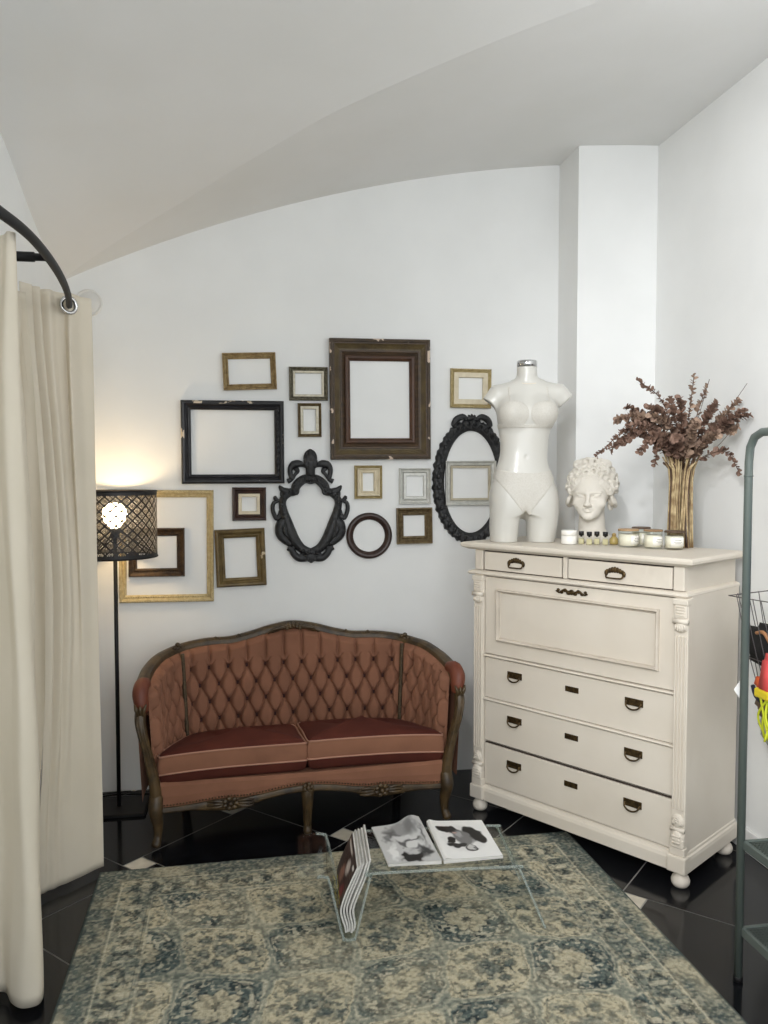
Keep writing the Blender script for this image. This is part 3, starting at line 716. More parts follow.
# drop front with framed panel
fr = MB().box(.036, .972, V0-.008, V0+.03, .765, 1.126, .002).build('drop_front', CREAMPAINT, chest)
pm = frame_mesh(.80, .243, .765, .208, [(0, 0), (.0, .008), (.2, .015), (.4, .017), (.55, .012), (.7, .004), (.85, .001), (1, .004), (1, 0)])
po = pm.build('panel_moulding', CREAMSHADE, fr); po.location = (.504, V0-.008, .953)
es = MB()
for sg in (-1, 1):
    for k in range(4):
        es.ball((.505+sg*(.016+.017*k), V0-.011, 1.100+(.005 if k % 2 else -.004)), (.0125-.0014*k, .004, .0095-.0010*k), 0, 8, 6)
    es.tube([(.505+sg*.01, V0-.012, 1.095), (.505+sg*.035, V0-.012, 1.107), (.505+sg*.06, V0-.012, 1.094), (.505+sg*.078, V0-.012, 1.1)], [.004, .0055, .004, .003], 6, n=14)
es.ball((.505, V0-.012, 1.1), (.013, .004, .012), 0, 10, 8)
es.build('escutcheon', BRASS, fr)
# two drawers in the frieze
for u0, u1, uc in ((.028, .450, .212), (.484, .952, .708)):
    d = drawer(1.158, 1.242, 'drawer', u0, u1)
    p = MB()
    for k in range(-3, 4): p.ball((uc+k*.0115, V0-.011, 1.206+.008*math.cos(k*.55)), (.0085, .004, .0135-.0012*abs(k)), 0, 8, 6)
    for sg in (-1, 1): p.ball((uc+sg*.04, V0-.011, 1.198), (.009, .005, .013), 0, 8, 6)
    p.build('pull', BRASS, d)
    MB().tube([(uc-.038, V0-.012, 1.196), (uc-.036, V0-.02, 1.183), (uc-.02, V0-.022, 1.180), (uc+.02, V0-.022, 1.180), (uc+.036, V0-.02, 1.183), (uc+.038, V0-.012, 1.196)], .0034, 8, n=22).build('bail', BRASS, d)
MB().box(.456, .478, V0-.006, V0+.02, 1.155, 1.248, .003).build('frieze_divider', CREAMPAINT, chest)
# fluted pilasters with carved corbels
for uc in (.004, .997):
    hw = .028
    pl = MB().box(uc-hw, uc+hw, V0-.020, V0+.02, .138, 1.13, .003)
    uf = uc-.010 if uc < .5 else uc-.018
    pl.box(uf-hw*.8, uf+hw*.8, V0-.008, V0+.02, 1.155, 1.248, .003)
    for k in range(4): pl.box(uc-.020+k*.0133-.0035, uc-.020+k*.0133+.0035, V0-.0265, V0-.018, .31, .985, .0025)
    p = pl.build('pilaster', CREAMPAINT, chest)
    c = MB()
    c.box(uc-.031, uc+.031, V0-.034, V0, 1.105, 1.128, .004)
    c.box(uc-.026, uc+.026, V0-.030, V0, 1.052, 1.107, .006)
    for k in range(4): c.box(uc-.018, uc+.018, V0-.034, V0-.026, 1.062+k*.011, 1.069+k*.011, .0025)
    c.tube([(uc-.030, V0-.025, 1.042), (uc+.030, V0-.025, 1.042)], .011, 12)
    c.ball((uc, V0-.018, 1.020), (.027, .017, .024), 0, 14, 10)
    for k in range(5): c.ball((uc-.018+k*.009, V0-.033, 1.020-.006*math.cos((k-2)*.7)), (.004, .004, .012), 0, 6, 5)
    c.build('corbel', CREAMPAINT, p)
    c = MB()
    c.ball((uc, V0-.016, .262), (.027, .015, .032), 0, 14, 10); 
    for k in range(3): c.tube([(uc-.02+k*.004, V0-.030, .252), (uc, V0-.032, .282-k*.008), (uc+.02-k*.004, V0-.030, .252)], .0035, 6, n=10)
    c.tube([(uc-.028, V0-.023, .232), (uc+.028, V0-.023, .232)], .009, 10)
    c.ball((uc, V0-.020, .198), (.029, .020, .036), 0, 14, 10)
    c.box(uc-.029, uc+.029, V0-.034, V0, .160, .20, .008, seg=3)
    for k in range(3): c.box(uc-.018, uc+.018, V0-.040, V0-.03, .182+k*.012, .188+k*.012, .0025)
    c.box(uc-.032, uc+.032, V0-.030, V0, .128, .165, .006)
    c.box(uc-.038, uc+.038, V0-.036, V0+.01, .064, .13, .006)
    c.build('pilaster_base', CREAMPAINT, p)
for fu, fvv in ((0, 0), (1.0, 0), (0, .395), (1.0, .395)):
    MB().lathe([(.012, .001), (.026, .003), (.034, .014), (.036, .028), (.030, .042), (.022, .050), (.022, .056), (.032, .062), (.032, .068)], 20, (fu, fvv, 0)).build('foot', CREAMPAINT, chest)
TOPZ = 1.283

# ================================================================== MANNEQUIN TORSO
mx, my = 1.290, 3.640
man = thing('mannequin_torso', 'white female torso mannequin in lace underwear standing on the chest', 'mannequin', (mx, my, TOPZ)); man.scale = (1.0, 1.0, 1.015); man.rotation_euler = (0, 0, math.radians(-9.5))
(G, og) = field(((-.25, .28), (-.18, .18), (-.012, .86)), .0045)
X, Y, Z = G
def tab(rows, n=300):
    r = np.array(rows, float); zs = np.linspace(r[0, 0], r[-1, 0], n)
    P = catmull([tuple(q) for q in r], 600); 
    return [np.interp(Z, P[:, 0], P[:, i]).astype(np.float32) for i in range(1, r.shape[1])]
def stack(rows, e=2.0):
    cx, a, cy, b = tab(rows)
    k = (np.abs((X-cx)/a)**e+np.abs((Y-cy)/b)**e)**(1/e)
    return (k-1)*np.minimum(a, b)
torso = stack([(.10, -.005, .13, .01, .085), (.16, -.006, .148, .012, .10), (.20, -.007, .157, .012, .104), (.245, -.008, .155, .01, .104), (.30, -.011, .140, .006, .096), (.36, -.013, .120, .002, .086), (.405, -.010, .1115, .0, .080), (.455, -.008, .112, .0, .080),
               (.52, -.007, .121, .0, .084), (.58, -.002, .134, .0, .088), (.64, .001, .140, .004, .082), (.69, .004, .134, .010, .068), (.722, .006, .110, .012, .054), (.748, .006, .06, .012, .04)], 2.3)
torso = np.maximum(torso, Z-.745); torso = np.maximum(torso, .13-Z)
f = torso
for (cx0, cx1, cx2, a0, a1, a2) in ((-.099, -.098, -.088, .0615, .072, .076), (.0735, .079, .082, .063, .074, .077)):
    lgf = stack([(-.02, cx0, a0, .006, .072), (.06, cx1, a1*.97, .006, .082), (.14, cx2, a2, .008, .092), (.22, cx2, a2*.85, .01, .09), (.32, cx2*.8, a2*.6, .01, .07)], 2.1)
    lgf = smax(lgf, Z-.27, .06); f = smin(f, lgf, .028)
f = smax(f, -(np.sqrt((X+.012)**2+((Z-.085)*.25)**2)-.017), .014)
for sx in (-1, 1): f = smin(f, ell(G, (.0700*sx+.001, -.058, .600), (.060, .058, .060)), .045)
f = smin(f, ell(G, (-.055, .05, .19), (.085, .07, .075)), .04); f = smin(f, ell(G, (.05, .05, .19), (.085, .07, .075)), .04)
neck = np.maximum(cap(G, (.006, .012, .66), (.003, .0, .83), .054, .0455), Z-.815); f = smin(f, neck, .03)
def arm(a, b, c, ra, p0, n):
    g = smin(cap(G, a, b, ra, ra), cap(G, b, c, ra, ra*.92), .01); n = np.array(n)/np.linalg.norm(n)
    return np.maximum(g, (X-p0[0])*n[0]+(Z-p0[1])*n[1])
f = smin(f, arm((-.06, .012, .705), (-.137, .01, .692), (-.205, .005, .61), .037, (-.165, .648), (-.48, -.87)), .04)
f = smin(f, arm((.07, .012, .709), (.157, .01, .698), (.235, .005, .61), .039, (.178, .650), (.62, -.80)), .04)
f = np.maximum(f, -.0-Z)
f += .004*np.exp(-((X+.010)**2/.00006+(Z-.395)**2/.00012))*(Y < 0)     # navel
BODY = f
V, Q = nets(f, og, .0045); npmesh('torso', V, Q, GLOSSWHITE, man)
bz = np.minimum(ell(G, (-.070, -.075, .592), (.072, .07, .062)), ell(G, (.073, -.075, .592), (.072, .07, .062)))
band = np.maximum(np.abs(Z-.535-.02*np.abs(X))-.010, Y-.1)
strap = np.minimum(np.abs(X+.088)-.005, np.abs(X-.092)-.005); strap = np.maximum(np.maximum(strap, Y), np.maximum(.6-Z, Z-.72))
zone = np.minimum(np.minimum(bz, band), strap)
g = smax(BODY-.0022, zone, .003); V, Q = nets(g, og, .0045); npmesh('bra', V, Q, LACE, man)['label'] = 'white lace bra'
g2 = smax(BODY-.0020, np.maximum(np.abs(X+.008)-(.022+np.clip(Z-.145, 0, 1)*.80), np.maximum(Z-(.322+1.1*(X+.008)**2), .10-Z)), .003)
V, Q = nets(g2, og, .0045); npmesh('briefs', V, Q, LACE, man)['label'] = 'white lace briefs'
MB().lathe([(.0455, .812), (.0475, .813), (.0475, .838), (.044, .842), (.03, .842), (.012, .846)], 32, (.003, 0, 0)).build('neck_cap', CHROME, man)['label'] = 'chrome neck cap'
nk = MB()
for j in range(60):
    t = 2*PI*j/60; nk.ball((.006+.062*math.cos(t), .008+.056*math.sin(t), .748-.016*(-math.sin(t))-.0), .0034, 0, 6, 5)
nk.build('necklace', mat('pearl_choker', (226, 218, 202), .25), man)
del G, X, Y, Z, f, torso, neck, BODY, bz, band, strap, zone, g, g2

# ================================================================== PLASTER HEAD
hx, hy = 1.587, 3.56
HEAD_ROT = math.radians(-33)
bust = thing('plaster_bust', 'white plaster classical head with curly hair beside the mannequin on the chest', 'sculpture', (hx, hy, TOPZ), HEAD_ROT); bust.scale = (1.09, 1.0, .963)
(G, og) = field(((-.15, .15), (-.16, .17), (-.082, .36)), .0025)
f = ell(G, (0, .03, .205), (.082, .105, .105))
f = smin(f, ell(G, (0, -.028, .165), (.0715, .072, .10)), .03)
f = smin(f, ell(G, (0, -.055, .080), (.042, .037, .038)), .035)           # jaw
f = smin(f, ell(G, (0, -.083, .057), (.021, .016, .017)), .018)           # chin
f = smin(f, cap(G, (0, .03, -.10), (0, .02, .10), .062, .052), .02)       # neck
f = smin(f, ell(G, (.01, .02, -.06), (.088, .072, .035)), .03)
for s in (-1, 1):
    f = smax(f, -ell(G, (.030*s, -.104, .158), (.022, .022, .0145)), .010)  # sockets
    f = smin(f, ell(G, (.030*s, -.080, .157), (.0150, .0130, .0100)), .003)  # eyeballs
    f = smin(f, cap(G, (.012*s, -.097, .1740), (.050*s, -.080, .1735), .0062, .0045), .007)  # brow
    f = smin(f, cap(G, (.014*s, -.0935, .1660), (.047*s, -.082, .1625), .0040), .002)   # upper lid
    f = smin(f, cap(G, (.016*s, -.0925, .1505), (.044*s, -.083, .1515), .0026), .003)   # lower lid
    f = smin(f, ell(G, (.046*s, -.062, .122), (.022, .022, .022)), .02)      # cheek
    f = smin(f, ell(G, (.0115*s, -.104, .113), (.0075, .009, .0065)), .005)  # nostril
f = smin(f, cap(G, (0, -.094, .178), (0, -.116, .118), .0075, .0105), .010)   # nose
f = smin(f, ell(G, (0, -.117, .1155), (.0095, .009, .0075)), .006)
f = smin(f, cap(G, (-.018, -.0915, .0940), (.018, -.0915, .0940), .0054), .003); f = smin(f, ell(G, (0, -.096, .0945), (.016, .008, .0052)), .003)
f = smin(f, ell(G, (0, -.0945, .0845), (.017, .009, .0065)), .003)
f = smax(f, -cap(G, (-.019, -.1035, .0898), (.019, -.1035, .0898), .0015), .002)
f = np.maximum(f, -.071-G[2])
V, Q = nets(f, og, .0025); npmesh('head', V+np.array((0, 0, .071)), Q, PLASTER, bust)
# hair: a shell of curls
hf = ell(G, (0, .040, .222), (.096, .108, .098))
hf = smax(hf, -ell(G, (0, -.10, .150), (.074, .10, .092)), .01)
rg = random.Random(5)
def local_torus(hf, c, n, R, r):
    n = np.array(n, float); n /= np.linalg.norm(n); ext = R+r+.012
    sl = tuple(slice(max(0, int((c[i]-ext-og[i])/.0025)), max(1, int((c[i]+ext-og[i])/.0025))) for i in range(3))
    x, y, z = (G[i][sl]-c[i] for i in range(3)); 
    if x.size == 0: return
    d = x*n[0]+y*n[1]+z*n[2]; rad = np.sqrt(np.maximum(x*x+y*y+z*z-d*d, 1e-9)); t = np.sqrt((rad-R)**2+d*d)-r
    hf[sl] = smin(hf[sl], t.astype(np.float32), .005)
N_ = 150
for i in range(N_):
    zz = -.75+1.75*(i+.5)/N_; ph = i*2.39996; rr = math.sqrt(max(0, 1-zz*zz)); d = (rr*math.cos(ph), rr*math.sin(ph), zz)
    c = (d[0]*.100, .040+d[1]*.112, .222+d[2]*.100)
    if c[1] < -.02 and c[2] < .226+.12*abs(c[0]) *0 - max(0, abs(c[0])-.045)*1.3: continue
    nn = (d[0]+rg.uniform(-.5, .5), d[1]+rg.uniform(-.5, .5), d[2]+rg.uniform(-.5, .5))
    local_torus(hf, c, nn, rg.uniform(.011, .017), rg.uniform(.0055, .0075))
for k in range(15):     # row of curls over the forehead and down the temples
    a = -1.35+2.7*k/14; c = (.082*math.sin(a), -.076+.055*(1-math.cos(a)), .236-.062*(1-math.cos(a))*1.2)
    local_torus(hf, c, (math.sin(a)+rg.uniform(-.3, .3), -1, rg.uniform(-.2, .4)), .0125, .0068)
    local_torus(hf, (c[0]*1.12, c[1]+.03, c[2]+.026), (math.sin(a)+rg.uniform(-.4, .4), -1, .5), .013, .007)
for s, k in ((-1, 0), (1, 0), (-1, 1), (1, 1), (-1, 2), (1, 2)):     # knot of hair on top
    local_torus(hf, (s*(.016+.022*k), -.012+.012*k, .322-.006*k), (s*.5, -1, .2), .016, .0085)
    local_torus(hf, (s*(.055-.014*k), .0+.02*k, .305), (s*.3, -.7, .7), .014, .008)
for s in (-1, 1):      # locks at the temples and neck
    for k in range(5): local_torus(hf, (s*(.086-.003*k), -.024+.022*k, .185-.024*k+.006*k*k*.5), (s, rg.uniform(-.5, .3), .2), .0135, .0075)
    for k in range(6): local_torus(hf, (s*(.097-.004*(k % 2)), -.012+.018*(k % 3), .205-.045*(k//3)-.008*k), (s, -.6+.2*k, .3), .015, .0085)
    if s > 0: local_torus(hf, (s*.082, .030, .13), (s, -.4, .2), .015, .008); local_torus(hf, (s*.074, .055, .105), (s, -.2, .2), .014, .008)
hf = np.maximum(hf, -G[2])
V, Q = nets(hf, og, .0025); npmesh('hair', V+np.array((0, 0, .071)), Q, PLASTER, bust)
del G, f, hf

# ================================================================== SMALL THINGS ON THE CHEST
jar = thing('cosmetic_jar', 'small white lidded jar at the foot of the plaster head', 'jar', (1.437, 3.46, TOPZ))
WHITEJAR = mat('white_porcelain_jar', (232, 230, 224), .35)
MB().lathe([(.02, .001), (.033, .002), (.035, .006), (.035, .040), (.033, .041)], 28).build('jar_body', WHITEJAR, jar)
MB().lathe([(.034, .0415), (.0365, .042), (.0365, .062), (.034, .0655), (.015, .067)], 28).build('lid', WHITEJAR, jar)
PERF = mat('pale_yellow_perfume', (226, 218, 178), .15, transl=.4); CAPB = mat('black_bottle_cap', (16, 16, 17), .35)
pg = 'perfume bottles in front of the plaster head'
spots = [((1.492, 3.45), 'leftmost of the four small black capped perfume bottles, next to the white jar'), ((1.513, 3.41), 'second from the left of the four black capped perfume bottles'),
         ((1.554, 3.42), 'third from the left of the four black capped perfume bottles'), ((1.581, 3.39), 'rightmost of the four black capped perfume bottles, beside the amber bottle')]
def bottle(loc, label, first=None, sz=1.):
    if first is None:
        t = thing('perfume_bottle', label, 'perfume bottle', (*loc, TOPZ), CH+.5, pg)
        MB().box(-.0135, .0135, -.0135, .0135, .001, .036, .003).build('glass_body', GLASS, t)
        MB().box(-.0115, .0115, -.0115, .0115, .003, .028, .002).build('perfume', PERF, t)
        MB().lathe([(.005, .036), (.005, .041), (.0115, .0412), (.0118, .059), (.010, .0605)], 16).build('cap', CAPB, t)
        return t
    t = first.copy(); COL.objects.link(t); t.location = (*loc, TOPZ); t['label'] = label
    for c in first.children:
        d = c.copy(); COL.objects.link(d); d.parent = t
    return t
b0 = bottle(*spots[0])
for sp in spots[1:]: bottle(sp[0], sp[1], b0)
t = thing('perfume_bottle', 'squat amber bottle between the black capped perfumes and the candles', 'perfume bottle', (1.632, 3.41, TOPZ), CH, pg)
MB().lathe([(.010, .001), (.018, .002), (.020, .010), (.020, .026), (.013, .034), (.008, .038)], 20).build('glass_body', mat('amber_glass', (176, 156, 96), .2), t)
MB().ball((0, 0, .044), .010, 0, 12, 8).build('cap', mat('amber_cap', (150, 126, 72), .3), t)
WAX = mat('cream_wax', (240, 234, 220), .5); LABEL = mat('white_paper_label', (240, 238, 230), .7); INK = mat('grey_label_print', (130, 128, 122), .8)
WOODLID = mat('pale_wooden_lid', (176, 146, 108), .5, rgb2=(154, 124, 88), scale=30, stretch=(1, 8, 1)); DKLID = mat('dark_wooden_lid', (92, 72, 54), .5, rgb2=(70, 54, 42), scale=30, stretch=(1, 8, 1))
def candle(loc, label, r, h, lidm, lw, rot):
    t = thing('jar_candle', label, 'candle', (*loc, TOPZ), rot, 'jar candles on the chest')
    MB().lathe([(r*.9, .001), (r, .004), (r, h), (r-.003, h), (r-.003, .008), (r*.5, .006)], 32).build('glass_jar', GLASS, t)
    MB().lathe([(r*.4, .0085), (r-.0036, .0085), (r-.0036, h*.80), (r*.3, h*.79)], 28).build('wax', WAX, t)
    MB().lathe([(r*.9, h+.0005), (r+.001, h+.0005), (r+.001, h+.007), (r*.95, h+.009), (r*.3, h+.009)], 32).build('lid', lidm, t)
    def wrap(a0, a1, z0, z1, rr, m, nm, par):
        mb = MB(); n = 14; ang = [a0+(a1-a0)*i/(n-1) for i in range(n)]
        mb.sweep([[(rr*math.sin(a), -rr*math.cos(a), z0), (rr*math.sin(a), -rr*math.cos(a), z1), ((rr-.0006)*math.sin(a), -(rr-.0006)*math.cos(a), z1), ((rr-.0006)*math.sin(a), -(rr-.0006)*math.cos(a), z0)] for a in ang], False, smooth=True)
        return mb.build(nm, m, par)
    lb = wrap(-lw, lw, h*.22, h*.74, r+.0012, LABEL, 'label', t)
    ink = MB(); 
    for k, (w, zz) in enumerate(((.45, .56), (.6, .46), (.4, .37))):
        n = 8; ang = [-lw*w+2*lw*w*i/(n-1) for i in range(n)]
        ink.sweep([[((r+.0016)*math.sin(a), -(r+.0016)*math.cos(a), h*zz), ((r+.0016)*math.sin(a), -(r+.0016)*math.cos(a), h*zz+.0022), ((r+.001)*math.sin(a), -(r+.001)*math.cos(a), h*zz+.0022), ((r+.001)*math.sin(a), -(r+.001)*math.cos(a), h*zz)] for a in ang], False)
    ink.build('label_print', INK, lb)
candle((1.640, 3.285), 'largest jar candle with a pale wooden lid, left of the three front candles', .044, .072, WOODLID, .7, .45)
candle((1.711, 3.20), 'middle jar candle with a brown wooden lid', .039, .074, mat('brown_wooden_lid', (150, 120, 86), .5, rgb2=(120, 94, 66), scale=30), .8, .3)
candle((1.780, 3.148), 'right jar candle with a dark lid beside the dried bouquet', .040, .072, DKLID, .75, -.1)
candle((1.725, 3.335), 'jar candle with a flat dark lid standing behind the other candles', .040, .076, DKLID, .7, .3)

# dried bouquet: straw sheaf with eucalyptus sprays
BQ = (1.850, 3.225, TOPZ)
bq = thing('dried_bouquet', 'tall sheaf of dried straw stems with brown eucalyptus sprays on the chest corner', 'dried flowers', BQ)
STRAW = mat('dry_straw', (200, 180, 140), .7, rgb2=(140, 116, 82), scale=30); LEAF = mat('dried_brown_leaf', (104, 80, 68), .7, rgb2=(144, 116, 100), scale=25)
LEAF2 = mat('dried_pale_leaf', (162, 138, 118), .7, rgb2=(126, 102, 88), scale=25); TWIG = mat('dark_dry_twig', (84, 62, 48), .7)
rb = random.Random(11)
st = MB()
for k in range(85):
    a = rb.uniform(0, 2*PI); r0 = .056*math.sqrt(rb.random()); a2 = a+rb.uniform(-.3, .3)
    p = [(r0*math.cos(a), r0*math.sin(a)*.8, .0015), (r0*.9*math.cos(a2), r0*.8*math.sin(a2), .2), (r0*.95*math.cos(a2+.2), r0*.8*math.sin(a2+.2), .33), (r0*1.6*math.cos(a2+.3), r0*1.3*math.sin(a2+.3), .40+rb.uniform(-.04, .09))]
    st.tube(p, rb.uniform(.0022, .0046), 5, n=8, mi=rb.choice((0, 0, 0, 1)))
st.build('straw_stems', [STRAW, TWIG], bq)
def spray(tip, mid, nleaf, size, m, tw=.0018, start=(0, 0, .34)):
    P = catmull([start, mid, tip], 40); mb = MB(); mb.tube(P[::3], tw, 5, mi=1)
    T = np.gradient(P, axis=0); T /= np.linalg.norm(T, axis=1)[:, None]
    nleaf = int(nleaf*1.9); size *= 1.06
    for k in range(nleaf):
        u = .2+.8*(k+.5)/nleaf; i = min(39, int(u*39)); c = P[i]; t = T[i]
        ref = np.array([rb.uniform(-1, 1), rb.uniform(-1, 1), rb.uniform(-1, 1)]); sd = np.cross(t, ref); sd /= np.linalg.norm(sd)+1e-9
        d = sd*.8+t*.5; d /= np.linalg.norm(d); nn = np.cross(d, np.cross(t, d)+ref*.5); nn /= np.linalg.norm(nn)+1e-9; w = np.cross(nn, d)
        s = size*rb.uniform(.75, 1.3)*(1.12-.45*u); L_ = []; cup = s*.25
        for q in range(8):
            an = 2*PI*q/8; L_.append(c+d*(s*.75*(1-math.cos(an)))+w*(s*.62*math.sin(an))+nn*(cup*math.sin(an)**2))
        mb.add([c+d*s*.8]+L_, [(0, 1+q, 1+(q+1) % 8) for q in range(8)], 0, True)
    return mb.build('eucalyptus_spray', [m, TWIG], bq)
W = lambda x, y, z: (x-BQ[0], y-BQ[1], z-BQ[2])
for tip, mid, n, s, m in [
    (W(1.60, 3.15, 2.00), W(1.74, 3.18, 1.90), 34, .014, LEAF), (W(1.855, 3.14, 2.03), W(1.85, 3.17, 1.85), 22, .017, LEAF2),
    (W(2.04, 3.10, 1.92), W(1.95, 3.16, 1.80), 46, .019, LEAF2), (W(2.035, 3.02, 1.85), W(1.95, 3.10, 1.80), 44, .019, LEAF),
    (W(1.535, 3.14, 1.78), W(1.66, 3.17, 1.83), 50, .018, LEAF), (W(1.47, 3.12, 1.70), W(1.62, 3.16, 1.78), 44, .017, LEAF), (W(1.405, 3.12, 1.675), W(1.60, 3.12, 1.81), 44, .015, LEAF),
    (W(1.56, 3.16, 1.89), W(1.70, 3.18, 1.82), 46, .020, LEAF), (W(1.66, 3.10, 1.64), W(1.70, 3.12, 1.74), 34, .016, LEAF), (W(1.64, 3.10, 1.85), W(1.75, 3.15, 1.80), 46, .021, LEAF2),
    (W(1.76, 3.08, 1.92), W(1.80, 3.14, 1.80), 46, .021, LEAF), (W(1.92, 3.07, 1.90), W(1.88, 3.13, 1.80), 48, .021, LEAF), (W(1.985, 3.06, 1.78), W(1.93, 3.12, 1.78), 46, .019, LEAF2),
    (W(1.975, 2.98, 1.60), W(1.94, 3.06, 1.70), 26, .015, LEAF), (W(1.52, 3.12, 1.73), W(1.66, 3.14, 1.80), 50, .019, LEAF), (W(1.50, 3.14, 1.83), W(1.65, 3.16, 1.83), 50, .020, LEAF2), (W(1.58, 3.08, 1.69), W(1.69, 3.12, 1.77), 44, .018, LEAF), (W(1.62, 3.1, 1.88), W(1.74, 3.15, 1.83), 50, .021, LEAF), (W(2.0, 3.0, 1.87), W(1.93, 3.09, 1.79), 46, .020, LEAF), (W(2.01, 3.06, 1.80), W(1.93, 3.12, 1.77), 46, .020, LEAF2), (W(1.80, 3.02, 1.82), W(1.82, 3.1, 1.76), 46, .020, LEAF2), (W(1.90, 3.02, 1.77), W(1.88, 3.1, 1.74), 40, .019, LEAF2),
    (W(1.72, 3.05, 1.75), W(1.77, 3.12, 1.74), 46, .020, LEAF), (W(1.83, 3.3, 1.95), W(1.85, 3.26, 1.8), 40, .02, LEAF), (W(1.95, 3.2, 1.99), W(1.9, 3.2, 1.84), 24, .017, LEAF2)]:
    spray(tip, mid, n, s, m)
for tip in (W(2.04, 3.05, 1.98), W(2.05, 3.06, 1.87), W(1.90, 3.1, 2.0)):
    MB().tube(catmull([(0, 0, .36), (tip[0]*.5, tip[1]*.5, tip[2]*.72), tip], 14), .0012, 5).build('bare_twig', TWIG, bq)

# ================================================================== FLOOR LAMP
lamp = thing('floor_lamp', 'black floor lamp with a pierced drum shade, lit, beside the curtain', 'lamp', (-.632, 3.93, 0))
MB().box(-.135, .135, -.115, .115, .001, .014, .012, seg=3).build('base', BLACKIRON, lamp)
MB().tube([(0, 0, .012), (0, 0, 1.34)], .0095, 12).build('pole', BLACKIRON, lamp)
m = bpy.data.materials.new('pierced_black_shade'); m.use_nodes = True; nt = m.node_tree; N = nt.nodes; L = nt.links
bs = N['Principled BSDF']; bs.inputs['Roughness'].default_value = .5
ge = N.new('ShaderNodeNewGeometry'); cmx = N.new('ShaderNodeMix'); cmx.data_type = 'RGBA'; L.new(ge.outputs['Backfacing'], cmx.inputs['Factor'])
cmx.inputs['A'].default_value = (.012, .012, .013, 1); cmx.inputs['B'].default_value = (.11, .105, .10, 1); L.new(cmx.outputs['Result'], bs.inputs['Base Color'])   # black outside, pale lacquer inside
uvn = N.new('ShaderNodeAttribute'); uvn.attribute_name = 'PAT'
sx = N.new('ShaderNodeSeparateXYZ'); L.new(uvn.outputs['Vector'], sx.inputs[0])
def mth(op, a, b=None, c=None):
    n = N.new('ShaderNodeMath'); n.operation = op
    for i, x in enumerate((a, b, c)):
        if x is None: continue
        if isinstance(x, (int, float)): n.inputs[i].default_value = x
        else: L.new(x, n.inputs[i])
    return n.outputs[0]
p_ = mth('ADD', sx.outputs[0], sx.outputs[1]); q_ = mth('SUBTRACT', sx.outputs[0], sx.outputs[1])
fp = mth('ABSOLUTE', mth('SUBTRACT', mth('FRACT', p_), .5)); fq = mth('ABSOLUTE', mth('SUBTRACT', mth('FRACT', q_), .5))
dd = mth('MULTIPLY', mth('MAXIMUM', fp, fq), 2)          # 0 centre .. 1 lattice
h1 = mth('MULTIPLY', mth('GREATER_THAN', dd, .58), mth('LESS_THAN', dd, .72))
h2 = mth('MULTIPLY', mth('GREATER_THAN', dd, .28), mth('LESS_THAN', dd, .40))
hh = mth('MAXIMUM', h1, h2); hh = mth('MAXIMUM', hh, mth('LESS_THAN', dd, .08))
inb = mth('MULTIPLY', mth('GREATER_THAN', sx.outputs[2], .06), mth('LESS_THAN', sx.outputs[2], .94)); hh = mth('MULTIPLY', hh, inb)
tr = N.new('ShaderNodeBsdfTransparent'); ms = N.new('ShaderNodeMixShader')
L.new(hh, ms.inputs['Fac']); L.new(bs.outputs[0], ms.inputs[1]); L.new(tr.outputs[0], ms.inputs[2]); L.new(ms.outputs[0], N['Material Output'].inputs['Surface'])
NS = 96; Rs = .193; zb, zt_ = 1.215, 1.525
sh = MB()
for rr in (Rs,):
    V = [(rr*math.cos(2*PI*j/NS), rr*math.sin(2*PI*j/NS), z) for z in np.linspace(zb, zt_, 9) for j in range(NS+1)]
    F = [(i*(NS+1)+j, i*(NS+1)+j+1, (i+1)*(NS+1)+j+1, (i+1)*(NS+1)+j) for i in range(8) for j in range(NS)]
    sh.add(V, F, 0, True)
so = sh.build('shade', m, lamp, recalc=False)
at = so.data.attributes.new('PAT', 'FLOAT_VECTOR', 'POINT')
vals = []
for i in range(9):
    for j in range(NS+1): vals += [j/NS*25, i/8*7, i/8]
at.data.foreach_set('vector', vals)
rm = MB()
for z in (zb, zt_): rm.tube([(Rs*math.cos(2*PI*j/48), Rs*math.sin(2*PI*j/48), z) for j in range(48)], .004, 6, closed=True)
for k in range(3): rm.tube([(.02*math.cos(k*2.094), .02*math.sin(k*2.094), 1.335), (Rs*math.cos(k*2.094), Rs*math.sin(k*2.094), zb+.004)], .003, 6)
rm.build('shade_ring', BLACKIRON, so)
MB().lathe([(.018, 1.30), (.022, 1.302), (.022, 1.345), (.016, 1.35)], 16).build('bulb_socket', BLACKIRON, lamp)
MB().lathe([(.014, 1.345), (.020, 1.352), (.048, 1.385), (.056, 1.410), (.050, 1.440), (.030, 1.462), (.008, 1.468)], 24).build('bulb', emit('lit_bulb', (255, 222, 172), 60.), lamp)
cab = MB().tube([(-.10, .06, .006), (-.15, .14, .005), (-.05, .19, .006), (.10, .175, .006), (.2, .18, .005)], .004, 6, n=40).build('cable', BLACKIRON, lamp)

# ================================================================== CURTAIN RAIL AND CURTAINS
rail_t = thing('curtain_rail', 'curved black curtain rail of the fitting corner high on the left', 'curtain rail', (-.6, 2.5, 2.24))
RP = [(-.90, 1.45), (-.80, 1.52), (-.70, 1.68), (-.632, 1.88), (-.596, 2.108), (-.577, 2.30), (-.584, 2.571), (-.61, 2.856), (-.649, 3.111), (-.701, 3.339), (-.78, 3.58), (-.9, 3.80)]
P = catmull([(x+.6, y-2.5, 0) for x, y in RP], 90)
MB().tube(P, .0155, 10, flat=(.75, 1), up=(0, 0, 1)).build('rail', BLACKIRON, rail_t)
br = MB().tube([(-.298, .02, .0), (.02, .02, .0)], .011, 10); br.tube([(-.14, .02, 0), (-.02, .02, 0)], .0145, 10); br.lathe([(.03, 0), (.03, .006)], 16, (0, 0, 0)) if False else None
br.build('wall_bracket', BLACKIRON, rail_t)
